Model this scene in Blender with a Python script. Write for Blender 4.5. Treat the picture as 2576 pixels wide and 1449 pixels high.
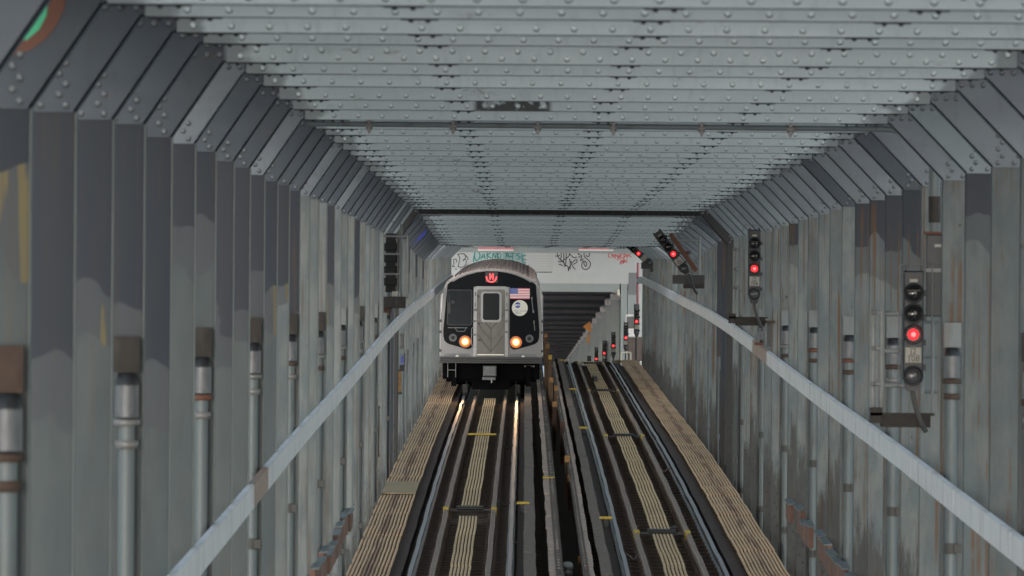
import bpy, bmesh, math, random
from mathutils import Vector, Matrix
random.seed(7)
R = math.radians
for o in list(bpy.data.objects): bpy.data.objects.remove(o)
S = bpy.context.scene
COL = S.collection

# ------------------------------------------------------------------ camera, sky, sun, exposure
FPX = 14311.0; VX = 1320.0; VY = 724.5; ROLL = 0.00768
cam = bpy.data.cameras.new('camera'); cam.lens = 200; cam.sensor_width = 36
cam.clip_start = 0.5; cam.clip_end = 6000
cam.shift_x = -(VX-1288)/2576
cam.dof.use_dof = True; cam.dof.focus_distance = 160; cam.dof.aperture_fstop = 7.5
co = bpy.data.objects.new('camera', cam); COL.objects.link(co)
co.rotation_euler = (R(90), -ROLL, 0)
S.camera = co
SUN_EL, SUN_ROT = 12, 184
w = bpy.data.worlds.new('World'); S.world = w; w.use_nodes = True
wn = w.node_tree.nodes; wl = w.node_tree.links
bg = wn['Background']
sky = wn.new('ShaderNodeTexSky'); sky.sky_type = 'NISHITA'; sky.sun_disc = False
sky.sun_elevation = R(SUN_EL); sky.sun_rotation = R(SUN_ROT); sky.dust_density = 1.2; sky.air_density = 1.5
hs = wn.new('ShaderNodeHueSaturation'); hs.inputs['Saturation'].default_value = 0.5
wl.new(sky.outputs[0], hs.inputs['Color']); tn = wn.new('ShaderNodeMix'); tn.data_type = 'RGBA'; tn.blend_type = 'MULTIPLY'; tn.inputs[0].default_value = 1; tn.inputs[7].default_value = (.87, 1.0, 1.13, 1)   # cool overcast cast
wl.new(hs.outputs[0], tn.inputs[6]); wl.new(tn.outputs[2], bg.inputs[0]); bg.inputs[1].default_value = 0.15
sl = bpy.data.lights.new('sun', 'SUN'); sl.energy = 0.6; sl.angle = R(18); sl.color = (1, 1, 1)
so = bpy.data.objects.new('sun', sl); COL.objects.link(so)
so.rotation_euler = Vector((.08, 1, -.012)).to_track_quat('-Z', 'Y').to_euler()
S.view_settings.view_transform = 'Standard'; S.view_settings.look = 'None'
S.view_settings.exposure = 1.2; S.view_settings.gamma = 1
S.render.engine = 'CYCLES'
S.cycles.max_bounces = 6; S.cycles.diffuse_bounces = 4

def at(x, y, Y):
    "point of the place seen at display pixel x,y at the distance Y"
    dx, dy = x-VX, y-VY
    return Vector(((dx+ROLL*dy)*Y/FPX, Y, -(dy-ROLL*dx)*Y/FPX))

# ------------------------------------------------------------------ profiles of the bridge
def table(pts):
    def f(d):
        if d <= pts[0][0]:
            (a, b), (c, e) = pts[0], pts[1]; return b+(e-b)*(d-a)/(c-a)
        if d >= pts[-1][0]:
            (a, b), (c, e) = pts[-2], pts[-1]; return b+(e-b)*(d-a)/(c-a)
        for i in range(len(pts)-1):
            if pts[i][0] <= d <= pts[i+1][0]:
                p0 = pts[max(i-1, 0)]; p1 = pts[i]; p2 = pts[i+1]; p3 = pts[min(i+2, len(pts)-1)]
                h = p2[0]-p1[0]; t = (d-p1[0])/h
                m1 = (p2[1]-p0[1])/(p2[0]-p0[0])*h; m2 = (p3[1]-p1[1])/(p3[0]-p1[0])*h
                return (2*t**3-3*t*t+1)*p1[1]+(t**3-2*t*t+t)*m1+(-2*t**3+3*t*t)*p2[1]+(t**3-t*t)*m2
    return f
rail_smooth = table([(20, -5.73), (49.5, -5.15), (66, -4.79), (79, -4.55), (94, -4.25), (106, -3.98), (120, -3.72), (135, -3.50), (153, -3.29),
                     (164, -3.15), (180, -2.95), (195, -2.77), (204, -2.68), (211, -2.70), (222, -2.88), (240, -3.27), (300, -4.65), (400, -7.05), (700, -14.3)])
def zr(d):
    if d > 215 or d < 60: return rail_smooth(d)
    return rail_smooth(d) + .004*math.sin(d*1.13)+.004*math.sin(d*.61+1)+.0015*math.sin(d*2.3)
def wob(d, k=0): return .004*math.sin(d*.83+k)+.002*math.sin(d*1.9+2*k)
ceil_z = table([(27.4, 1.43), (30.5, 1.51), (33.5, 1.585), (36.6, 1.63), (39.6, 1.69), (42.7, 1.68), (45.8, 1.71), (48.8, 1.715), (52, 1.706),
                (78, 1.69), (90, 1.65), (106, 1.60), (117, 1.60), (121, 1.585), (124, 1.52), (134, 1.33), (151, 1.13)])

# ------------------------------------------------------------------ mesh builder
class MB:
    def __init__(s): s.v = []; s.f = []; s.sm = []; s.mi = []; s.m = 0
    def _a(s, vs, fs, smooth=False):
        b = len(s.v); s.v += [tuple(x) for x in vs]
        for f in fs: s.f.append([i+b for i in f]); s.sm.append(smooth); s.mi.append(s.m)
        return s
    def box(s, x0, x1, y0, y1, z0, z1):
        return s._a([(x0,y0,z0),(x1,y0,z0),(x1,y1,z0),(x0,y1,z0),(x0,y0,z1),(x1,y0,z1),(x1,y1,z1),(x0,y1,z1)],
                    [(0,3,2,1),(4,5,6,7),(0,1,5,4),(1,2,6,5),(2,3,7,6),(3,0,4,7)])
    def bbox(s, x0, x1, y0, y1, z0, z1, b=.01):
        "box with its front (-Y) outline and the sides chamfered"
        v = []
        for (y, i) in ((y0, b), (y0+b, 0), (y1-b, 0), (y1, b)):
            v += [(x0+i, y, z0+i), (x1-i, y, z0+i), (x1-i, y, z1-i), (x0+i, y, z1-i)]
        f = [(0,1,2,3), (15,14,13,12)]
        for k in range(3):
            for j in range(4):
                a = k*4+j; c = k*4+(j+1) % 4
                f.append((a, a+4, c+4, c))
        return s._a(v, f)
    def prism(s, pts, y0, y1):
        "polygon in XZ extruded along Y"
        n = len(pts)
        v = [(p[0], y0, p[1]) for p in pts]+[(p[0], y1, p[1]) for p in pts]
        f = [tuple(range(n)), tuple(range(2*n-1, n-1, -1))]
        for i in range(n): j = (i+1) % n; f.append((i, i+n, j+n, j))
        return s._a(v, f)
    def cyl(s, p, q, r, n=10, r2=None, caps=True, smooth=True):
        p = Vector(p); q = Vector(q); d = (q-p).normalized(); r2 = r if r2 is None else r2
        a = d.orthogonal().normalized(); b = d.cross(a)
        v = []
        for (c, rr) in ((p, r), (q, r2)):
            for i in range(n):
                t = 2*math.pi*i/n; v.append(c+(a*math.cos(t)+b*math.sin(t))*rr)
        s._a(v, [(i, (i+1) % n, n+(i+1) % n, n+i) for i in range(n)], smooth)
        if caps:
            s._a(v, [tuple(range(n-1, -1, -1)), tuple(range(n, 2*n))])
        return s
    def tube(s, pts, r, n=8):
        for i in range(len(pts)-1): s.cyl(pts[i], pts[i+1], r, n)
        return s
    def dome(s, p, d, r, n=8):
        p = Vector(p); d = Vector(d).normalized(); a = d.orthogonal().normalized(); b = d.cross(a)
        v = []; L = (0, 35, 65)
        for e in L:
            for i in range(n):
                t = 2*math.pi*i/n
                v.append(p+(a*math.cos(t)+b*math.sin(t))*r*math.cos(R(e))+d*r*.85*math.sin(R(e)))
        v.append(p+d*r*.85)
        f = []
        for k in range(2):
            for i in range(n): f.append((k*n+i, k*n+(i+1) % n, (k+1)*n+(i+1) % n, (k+1)*n+i))
        for i in range(n): f.append((2*n+i, 2*n+(i+1) % n, 3*n))
        return s._a(v, f, True)
    def lathe(s, c, axis, prof, n=16, smooth=True):
        "prof: (distance along the axis, radius)"
        c = Vector(c); d = Vector(axis).normalized(); a = d.orthogonal().normalized(); b = d.cross(a)
        v = []
        for (h, r) in prof:
            for i in range(n):
                t = 2*math.pi*i/n; v.append(c+d*h+(a*math.cos(t)+b*math.sin(t))*r)
        f = []
        for k in range(len(prof)-1):
            for i in range(n): f.append((k*n+i, k*n+(i+1) % n, (k+1)*n+(i+1) % n, (k+1)*n+i))
        return s._a(v, f, smooth)
    def disc(s, x, y, z, r, t=.004, n=20, rz=None):
        return s.prism([(x+r*math.cos(2*math.pi*i/n), z+(rz or r)*math.sin(2*math.pi*i/n)) for i in range(n)], y-t, y)
    def sweep(s, sec, path, smooth=False):
        "closed section (x,z) carried along path of (x,y,z)"
        n = len(sec); v = []
        for (px, py, pz) in path:
            for (x, z) in sec: v.append((px+x, py, pz+z))
        f = [tuple(range(n)), tuple(range(len(v)-1, len(v)-n-1, -1))]
        for k in range(len(path)-1):
            for i in range(n):
                j = (i+1) % n; f.append((k*n+i, (k+1)*n+i, (k+1)*n+j, k*n+j))
        return s._a(v, f, smooth)
    def stroke(s, pts, wd, y, t=.006):
        "painted line: flat ribbon in XZ, smoothed"
        P = []
        for i in range(len(pts)-1):
            p0 = pts[max(i-1, 0)]; p1 = pts[i]; p2 = pts[i+1]; p3 = pts[min(i+2, len(pts)-1)]
            for k in range(4):
                u = k/4
                P.append(tuple(.5*((2*p1[c])+(-p0[c]+p2[c])*u+(2*p0[c]-5*p1[c]+4*p2[c]-p3[c])*u*u+(-p0[c]+3*p1[c]-3*p2[c]+p3[c])*u**3) for c in (0, 1)))
        P.append(tuple(pts[-1][:2]))
        v = []
        for i, p in enumerate(P):
            a = P[max(i-1, 0)]; b = P[min(i+1, len(P)-1)]
            d = Vector((b[0]-a[0], b[1]-a[1])); d = d.normalized() if d.length > 1e-6 else Vector((1, 0))
            nx, nz = -d.y*wd/2, d.x*wd/2
            v += [(p[0]+nx, y, p[1]+nz), (p[0]-nx, y, p[1]-nz), (p[0]-nx, y-t, p[1]-nz), (p[0]+nx, y-t, p[1]+nz)]
        f = []
        for k in range(len(P)-1):
            a = 4*k
            for j in range(4): f.append((a+j, a+4+j, a+4+(j+1) % 4, a+(j+1) % 4))
        return s._a(v, f)
    def build(s, name, mat, parent=None, loc=(0,0,0), bevel=0):
        me = bpy.data.meshes.new(name); me.from_pydata(s.v, [], s.f)
        mats = mat if isinstance(mat, (list, tuple)) else [mat]
        for m in mats: me.materials.append(m)
        me.polygons.foreach_set('use_smooth', s.sm); me.polygons.foreach_set('material_index', s.mi)
        bm = bmesh.new(); bm.from_mesh(me); bmesh.ops.recalc_face_normals(bm, faces=bm.faces)
        if bevel: bmesh.ops.bevel(bm, geom=bm.edges[:], offset=bevel, segments=1, affect='EDGES', clamp_overlap=True)
        bm.to_mesh(me); bm.free()
        o = bpy.data.objects.new(name, me); COL.objects.link(o); o.location = loc
        if parent: o.parent = parent
        return o
def tag(o, label, cat, group=None):
    o['label'] = label; o['category'] = cat
    if group: o['group'] = group
    return o
def thing(name, loc, label, cat, group=None):
    o = bpy.data.objects.new(name, None); COL.objects.link(o); o.location = loc; o.empty_display_size = .2
    return tag(o, label, cat, group)
def structure(o): o['kind'] = 'structure'; return o
def copy_thing(o, loc, label):
    c = o.copy(); COL.objects.link(c); c.location = loc; c['label'] = label
    for ch in list(o.children):
        d = ch.copy(); COL.objects.link(d); d.parent = c
        for g in list(ch.children):
            e = g.copy(); COL.objects.link(e); e.parent = d
    return c
def text_mesh(name, txt, size, mat, parent, loc, ext=.002, align='CENTER', bold=0, sx=1):
    cu = bpy.data.curves.new('t', 'FONT'); cu.body = txt; cu.size = size; cu.extrude = ext; cu.align_x = align; cu.offset = bold
    cu.align_y = 'CENTER'; cu.space_line = .9
    t = bpy.data.objects.new('t', cu); COL.objects.link(t)
    bpy.context.view_layer.update()
    me = bpy.data.meshes.new_from_object(t.evaluated_get(bpy.context.evaluated_depsgraph_get()))
    bpy.data.objects.remove(t)
    me.transform(Matrix.Diagonal((sx, 1, 1, 1))); me.transform(Matrix.Rotation(R(90), 4, 'X'))
    me.materials.clear(); me.materials.append(mat)
    o = bpy.data.objects.new(name, me); COL.objects.link(o); o.location = loc
    if parent: o.parent = parent
    return o
ONES = ['', 'first', 'second', 'third', 'fourth', 'fifth', 'sixth', 'seventh', 'eighth', 'ninth', 'tenth', 'eleventh', 'twelfth', 'thirteenth',
        'fourteenth', 'fifteenth', 'sixteenth', 'seventeenth', 'eighteenth', 'nineteenth', 'twentieth']
def ordn(n): return ONES[n] if n <= 20 else ('twenty-'+ONES[n-20] if n < 30 else ('thirtieth' if n == 30 else ('thirty-'+ONES[n-30] if n < 40 else 'fortieth' if n == 40 else 'forty-'+ONES[n-40])))

# ------------------------------------------------------------------ materials
class NT:
    def __init__(s, name):
        s.m = bpy.data.materials.new(name); s.m.use_nodes = True
        s.n = s.m.node_tree.nodes; s.l = s.m.node_tree.links; s.p = s.n['Principled BSDF']
    def link(s, a, b): s.l.new(a, b)
    def pos(s): return s.n.new('ShaderNodeNewGeometry').outputs['Position']
    def obj(s): return s.n.new('ShaderNodeTexCoord').outputs['Object']
    def rand(s): return s.n.new('ShaderNodeObjectInfo').outputs['Random']
    def noise(s, vec, scale=(1,1,1), det=4, rough=.6, off=None, sc=1):
        mp = s.n.new('ShaderNodeMapping'); mp.inputs['Scale'].default_value = scale; s.link(vec, mp.inputs['Vector'])
        if off is not None:
            cb = s.n.new('ShaderNodeVectorMath'); cb.operation = 'ADD'; m2 = s.math('MULTIPLY', off, 37.0)
            s.link(vec, cb.inputs[0]); s.link(m2, cb.inputs[1]); s.link(cb.outputs[0], mp.inputs['Vector'])
        t = s.n.new('ShaderNodeTexNoise'); t.inputs['Scale'].default_value = sc; t.inputs['Detail'].default_value = det; t.inputs['Roughness'].default_value = rough
        s.link(mp.outputs[0], t.inputs['Vector']); return t.outputs['Fac']
    def math(s, op, a, b=None, c=None):
        n = s.n.new('ShaderNodeMath'); n.operation = op
        for i, x in enumerate((a, b, c)):
            if x is None: continue
            if isinstance(x, (int, float)): n.inputs[i].default_value = x
            else: s.link(x, n.inputs[i])
        return n.outputs[0]
    def step(s, x, a, b):
        n = s.n.new('ShaderNodeMapRange'); n.interpolation_type = 'SMOOTHSTEP'
        n.inputs['From Min'].default_value = a; n.inputs['From Max'].default_value = b
        s.link(x, n.inputs['Value']); return n.outputs[0]
    def mix(s, f, a, b, mode='MIX'):
        n = s.n.new('ShaderNodeMix'); n.data_type = 'RGBA'; n.blend_type = mode
        for k, x in ((0, f), (6, a), (7, b)):
            if isinstance(x, (int, float)): n.inputs[k].default_value = x
            elif isinstance(x, tuple): n.inputs[k].default_value = (*x, 1)
            else: s.link(x, n.inputs[k])
        return n.outputs[2]
    def attr(s, name):
        a = s.n.new('ShaderNodeAttribute'); a.attribute_type = 'OBJECT'; a.attribute_name = name; return a.outputs['Fac']
    def sep(s, v):
        n = s.n.new('ShaderNodeSeparateXYZ'); s.link(v, n.inputs[0]); return n.outputs
    def bump(s, h, st=.2, d=.01):
        b = s.n.new('ShaderNodeBump'); b.inputs['Strength'].default_value = st; b.inputs['Distance'].default_value = d
        s.link(h, b.inputs['Height']); s.link(b.outputs[0], s.p.inputs['Normal'])
    def fin(s, col, rough=.6, metal=0, spec=None):
        if isinstance(col, tuple): s.p.inputs['Base Color'].default_value = (*col, 1)
        else: s.link(col, s.p.inputs['Base Color'])
        if isinstance(rough, (int, float)): s.p.inputs['Roughness'].default_value = rough
        else: s.link(rough, s.p.inputs['Roughness'])
        s.p.inputs['Metallic'].default_value = metal
        if spec is not None: s.p.inputs['Specular IOR Level'].default_value = spec
        return s.m
def simple(name, col, rough=.6, metal=0, var=.25, sc=6, spec=None, streak=False, dirt=None, dirt_amt=.5):
    t = NT(name); P = t.obj() if not streak else t.pos()
    n = t.noise(P, (sc, sc, sc*.12) if streak else (sc, sc, sc), off=t.rand())
    c = t.mix(n, tuple(x*(1-var) for x in col), tuple(min(1, x*(1+var)) for x in col))
    if dirt:
        n2 = t.noise(P, (sc*1.7, sc*1.7, sc*.4), off=t.rand(), det=6)
        c = t.mix(t.math('MULTIPLY', t.step(n2, .5, .68), dirt_amt), c, dirt)
    t.bump(n, .15, .01)
    return t.fin(c, rough, metal, spec)
def emit(name, col, st):
    t = NT(name); t.p.inputs['Base Color'].default_value = (.02, .02, .02, 1)
    t.p.inputs['Emission Color'].default_value = (*col, 1); t.p.inputs['Emission Strength'].default_value = st
    return t.m

# column paint: pale grey steel, darker repaint over the upper part, brown primer at the foot, rust runs
def column_paint():
    t = NT('column_paint'); P = t.pos(); z = t.sep(P)[2]; rnd = t.rand()
    n1 = t.noise(P, (2.2, .7, 1.6), off=rnd, det=2, rough=.4)
    n2 = t.noise(P, (5, 1, 2.0), off=rnd, det=3)
    fine = t.noise(P, (9, 9, 1.2), off=rnd, det=5)
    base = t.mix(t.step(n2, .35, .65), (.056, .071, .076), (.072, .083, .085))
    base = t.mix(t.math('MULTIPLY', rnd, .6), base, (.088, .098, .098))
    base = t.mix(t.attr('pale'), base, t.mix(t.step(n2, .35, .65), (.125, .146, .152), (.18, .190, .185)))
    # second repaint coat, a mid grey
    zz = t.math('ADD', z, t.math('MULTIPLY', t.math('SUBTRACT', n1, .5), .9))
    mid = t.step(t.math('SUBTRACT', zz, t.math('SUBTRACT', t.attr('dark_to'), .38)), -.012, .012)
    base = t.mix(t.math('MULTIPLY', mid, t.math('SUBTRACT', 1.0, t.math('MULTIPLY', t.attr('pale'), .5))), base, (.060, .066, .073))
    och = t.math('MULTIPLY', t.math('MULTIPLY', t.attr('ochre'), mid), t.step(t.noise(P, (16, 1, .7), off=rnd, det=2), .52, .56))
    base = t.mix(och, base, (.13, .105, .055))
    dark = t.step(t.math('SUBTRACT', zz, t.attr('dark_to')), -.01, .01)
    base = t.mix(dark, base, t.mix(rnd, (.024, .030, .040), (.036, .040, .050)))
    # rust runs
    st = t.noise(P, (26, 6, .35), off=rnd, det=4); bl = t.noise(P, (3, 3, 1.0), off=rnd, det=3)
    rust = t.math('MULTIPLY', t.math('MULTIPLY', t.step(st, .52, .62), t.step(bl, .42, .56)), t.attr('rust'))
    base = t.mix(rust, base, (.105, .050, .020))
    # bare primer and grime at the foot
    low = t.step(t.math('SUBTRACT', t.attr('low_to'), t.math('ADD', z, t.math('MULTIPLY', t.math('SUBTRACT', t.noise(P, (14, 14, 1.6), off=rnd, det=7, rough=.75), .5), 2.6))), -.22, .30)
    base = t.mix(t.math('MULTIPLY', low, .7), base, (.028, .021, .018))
    spots = t.math('MULTIPLY', t.step(t.noise(P, (11, 11, 7), off=rnd, det=5, rough=.7), .66, .70), t.attr('rust'))
    base = t.mix(spots, base, (.035, .022, .015))
    base = t.mix(t.math('MULTIPLY', t.step(fine, .3, .8), .3), base, (.042, .044, .042), 'MIX')
    t.bump(fine, .2, .01)
    return t.fin(base, .6, spec=.15)
def beam_paint(name, a, b, soot=False):
    t = NT(name); P = t.pos(); rnd = t.rand(); x = t.sep(P)[0]
    n = t.noise(P, (.9, .9, 3), off=rnd, det=3); f = t.noise(P, (14, 3, 4), off=rnd, det=5)
    c = t.mix(t.step(n, .3, .7), a, b)
    c = t.mix(t.math('MULTIPLY', rnd, .5), c, tuple(v*.72 for v in b))
    c = t.mix(t.math('MULTIPLY', t.step(f, .5, .8), .35), c, tuple(v*.55 for v in a))
    r = t.math('MULTIPLY', t.step(t.noise(P, (1.6, 1, 6), off=rnd, det=6, rough=.78), .60, .72), .7)
    c = t.mix(r, c, (.13, .085, .055))
    if name in ('beam_paint', 'beam_soot', 'beam_mid'):      # grey blended in towards the beam ends
        e = t.math('ADD', t.math('ABSOLUTE', t.math('SUBTRACT', x, .715)), t.math('MULTIPLY', t.math('SUBTRACT', t.noise(P, (3, 1, 5), off=rnd, det=3), .5), .5))
        c = t.mix(t.math('MULTIPLY', t.step(e, 2.72, 2.86), .8), c, (.17, .19, .20))
    if soot:
        m = t.math('MULTIPLY', t.step(t.math('ABSOLUTE', t.math('ADD', x, .13)), .40, .33), t.step(t.noise(P, (9, 1, 8), det=5), .36, .46))
        c = t.mix(t.math('MULTIPLY', m, .93), c, (.025, .027, .028))
    t.bump(f, .15, .01)
    return t.fin(c, .55, spec=.2)
M = {}
M['column'] = column_paint()
M['tunnel'] = simple('tunnel_brown', (.10, .094, .10), .85, 0, .4, 1.5)
M['tunnel_deck'] = simple('tunnel_deck', (.11, .10, .10), .85, 0, .3, 1.5)
M['soffit'] = simple('soffit_shade', (.028, .029, .03), .9, 0, .4, 6)  # shade under the beams put into the colour
M['rshade'] = simple('rivet_shadow', (.10, .105, .105), .9, 0, .3, 9)  # shadow below each rivet head, painted as a disc
M['edge'] = simple('lit_edge', (.17, .185, .18), .6, 0, .2, 3, spec=.1)  # side light on the left column edges, put into the colour
M['column_rivet'] = simple('plate_rivet_heads', (.16, .17, .18), .45, 0, .15, 8)
M['rivet'] = simple('rivet_heads', (.66, .73, .73), .4, 0, .15, 8)  # paler than the beam: highlight on the heads put into the colour
M['beam'] = beam_paint('beam_paint', (.47, .54, .565), (.53, .595, .615))
M['beam_soot'] = beam_paint('beam_soot', (.47, .54, .565), (.53, .595, .615), True)
M['beam_dark'] = beam_paint('beam_dark', (.012, .012, .013), (.016, .016, .017))
M['beam_mid'] = beam_paint('beam_mid', (.20, .22, .23), (.24, .26, .27))
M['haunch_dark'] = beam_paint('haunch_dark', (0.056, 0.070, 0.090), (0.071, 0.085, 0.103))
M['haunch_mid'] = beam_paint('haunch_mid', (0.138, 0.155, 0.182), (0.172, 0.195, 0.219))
M['haunch_pale'] = beam_paint('haunch_pale', (0.161, 0.195, 0.213), (0.190, 0.220, 0.234))
M['portal'] = simple('portal_paint', (.016, .016, .017), .7, 0, .4, 3, streak=True, dirt=(.024, .017, .014))
M['tray'] = simple('tray_panel', (.74, .71, .72), .6, 0, .12, 2.2, spec=.15, dirt=(.42, .39, .37), dirt_amt=.6)
M['tray_rust'] = simple('tray_rust', (.34, .22, .17), .6, 0, .4, 7, dirt=(.17, .08, .05), dirt_amt=.8)
M['pipe'] = simple('pipe_paint', (.10, .118, .122), .5, 0, .12, 4, streak=True, dirt=(.06, .05, .04))
M['galv'] = simple('galvanised', (.16, .155, .15), .45, .2, .25, 9, dirt=(.15, .13, .11))
M['collar'] = simple('collar_metal', (.105, .108, .115), .45, .15, .3, 12, dirt=(.03, .03, .03))
M['rust'] = simple('rust', (.05, .030, .021), .85, 0, .55, 11, dirt=(.06, .035, .025))
M['rustred'] = simple('rust_red', (.11, .042, .026), .8, 0, .35, 9, dirt=(.08, .04, .03))
M['hopper'] = simple('hopper_rust', (.026, .021, .018), .85, 0, .6, 7, dirt=(.06, .05, .042))
M['black'] = simple('black_paint', (.018, .019, .021), .45, 0, .4, 6)
M['housing'] = simple('signal_black', (.009, .010, .012), .5, 0, .4, 6, dirt=(.016, .016, .017))
M['void'] = simple('sooty_steel', (.012, .011, .010), .9, 0, .4, 3)
M['rail'] = None
def rail_mat():
    t = NT('rail_steel'); P = t.pos(); n = t.noise(P, (2, .25, 1), det=2)
    geo = t.n.new('ShaderNodeNewGeometry'); up = t.sep(geo.outputs['Normal'])[2]
    top = t.step(up, .7, .95)
    c = t.mix(top, (.055, .035, .03), t.mix(n, (.46, .44, .44), (.54, .52, .52)))
    t.link(t.math('MULTIPLY', top, .9), t.p.inputs['Metallic'])
    r = t.math('ADD', t.math('MULTIPLY', t.math('SUBTRACT', 1.0, top), .5), t.math('ADD', .30, t.math('MULTIPLY', n, .08)))
    t.fin(c, r); t.link(t.math('MULTIPLY', top, .45), t.p.inputs['Metallic'])
    return t.m
M['rail'] = rail_mat()
M['guard'] = simple('guard_rail_steel', (.27, .185, .14), .55, 0, .3, 3, dirt=(.07, .05, .045))
M['timber'] = simple('track_timber', (.066, .034, .024), .85, 0, .5, 5, dirt=(.028, .022, .02))
M['tie'] = simple('sleeper_wood', (.115, .080, .060), .9, 0, .5, 6, dirt=(.10, .085, .075), dirt_amt=.5)
M['bed'] = simple('bed_grime', (.030, .020, .016), .95, 0, .4, 2)
def slat_mat(name, col, red):
    t = NT(name); P = t.pos(); xyz = t.sep(P)
    n = t.noise(P, (40, .35, 1), det=4); f = t.noise(P, (30, 5, 5), det=5); b = t.noise(P, (.6, .16, 1), det=2)
    c = t.mix(n, tuple(v*.8 for v in col), tuple(v*1.2 for v in col))
    c = t.mix(t.math('MULTIPLY', t.step(f, .48, .7), .5), c, tuple(v*.45 for v in col))
    c = t.mix(t.math('MULTIPLY', t.step(b, .5, .62), .35), c, tuple(v*.6 for v in col))
    m = t.math('MULTIPLY', t.step(t.math('ABSOLUTE', t.math('SUBTRACT', xyz[0], red)), .11, .04), t.step(t.noise(P, (12, .25, 1), det=3), .38, .55))
    c = t.mix(t.math('MULTIPLY', m, .75), c, (.22, .085, .05))
    t.bump(f, .3, .006); return t.fin(c, .7)
M['slatL'] = slat_mat('walkway_slats_left', (.70, .44, .25), -2.36)
M['slatR'] = slat_mat('walkway_slats_right', (.70, .44, .25), 3.80)
M['slatC'] = slat_mat('centre_slats', (.72, .49, .27), 99)
M['plank'] = simple('tan_plank', (.36, .25, .14), .7, 0, .2, 5)
M['board'] = simple('cover_board', (.17, .12, .09), .8, 0, .35, 8, dirt=(.045, .035, .03), dirt_amt=.9)
M['teeth'] = simple('cover_board_pale', (.46, .33, .26), .7, 0, .22, 3, dirt=(.15, .11, .09))
M['yellow'] = simple('yellow_paint', (.50, .33, .045), .6, 0, .2, 12, dirt=(.3, .2, .06))
M['terra'] = simple('terracotta_board', (.17, .085, .062), .8, 0, .3, 6, streak=True, dirt=(.12, .07, .06))
M['wire'] = simple('wire', (.13, .125, .12), .6, 0, .2, 8)
M['deck'] = simple('deck_underside', (.5, .53, .53), .85, 0, .3, 1.5)
M['red_on'] = emit('lamp_red', (1, .008, .012), 2.2)
M['red_hot'] = emit('lamp_red_core', (1, .055, .05), 3.0)
M['coupler2'] = simple('cable_grey', (.05, .047, .043), .7)
M['lens_dark'] = simple('unlit_lens', (.012, .012, .013), .12, 0, .2, 6)
M['lens_white'] = simple('unlit_clear_lens', (.05, .05, .055), .25, 0, .15, 14)
M['plate'] = simple('number_plate', (.30, .28, .24), .6, 0, .1, 10, dirt=(.3, .26, .2))
M['ink'] = simple('ink', (.02, .02, .022), .6, 0, .1, 4)
M['water'] = simple('river_water', (.46, .50, .52), .6, 0, .2, .05)

# ------------------------------------------------------------------ setting
BDK = 272.3
def strip(name, x0, x1, dz, mat, d0, d1, step=1.5, th=.02, fn=zr):
    path = []; d = d0
    while d <= d1+1e-6: path.append((0, d, fn(d)+dz)); d += step
    return MB().sweep([(x0, -th), (x1, -th), (x1, 0), (x0, 0)], path).build(name, mat)
structure(MB().box(-3000, 3000, -60, 5000, -42.5, -42).build('river', M['water']))  # pale to bounce light upward, cut short to let low sun pass
structure(strip('track_bed', -3.3, 4.9, -.62, M['bed'], 24, 213, 1.5, .05))
structure(strip('far_track_bed', -4.6, 5.9, -.62, M['bed'], 213.2, 700, 6, .05))
structure(MB().box(-3.4, 5.0, -30, 25.5, 2.3, 2.6).build('overhead_deck_and_added_slabs', M['deck']))  # unseen slab added above the camera to cut light on the near frames
structure(strip('overhead_deck_and_added_slabs', -3.4, 5.0, .62, M['deck'], 26, 158, 3, .25, ceil_z))
structure(MB().box(-7, 8.5, 160, BDK, 3.2, 3.5).build('overhead_deck_and_added_slabs', M['deck']))  # slab added over the gap to shade the bulkhead

def slats(name, x0, x1, n, dz, mat, d0, d1, w=.036, gap_at=(), seg=3.05, joint=.03):
    mb = MB(); pitch = (x1-x0)/n
    d = d0; k = 0
    while d < d1:
        e = min(d+seg, d1); jz = random.uniform(-.008, .008); jx = random.uniform(-.007, .007)
        if not any(a < (d+e)/2 < b for a, b in gap_at):
            for i in range(n):
                x = x0+pitch*(i+.5)+jx; q = random.uniform(-.002, .002)
                m = (d+e)/2
                path = [(x+wob(y, 1), y, zr(y)+dz+jz+q) for y in (d+joint/2, m, e-joint/2)]
                mb.sweep([(-w/2, -.035), (w/2, -.035), (w/2, 0), (-w/2, 0)], path)
        d = e
    return structure(mb.build(name, mat))
slats('left_walkway', -2.69, -2.02, 11, .06, M['slatL'], 74, 214, w=.031, gap_at=((107.5, 111),))
slats('right_walkway', 3.46, 4.10, 11, .06, M['slatR'], 74, 226, w=.031)
slats('left_centre_walkway', -1.14, -.80, 6, .0, M['slatC'], 74, 163, w=.034, gap_at=((102.2, 105),))
slats('right_centre_walkway', 2.20, 2.56, 6, .0, M['slatC'], 74, 220, w=.034)
# plywood laid over the left walkway
pl = strip('plywood_sheet', -2.67, -2.03, .085, M['plank'], 107.0, 111.2, .7, .02)
tag(pl, 'tan plywood sheet laid across the left slatted walkway', 'plywood sheet')

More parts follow.
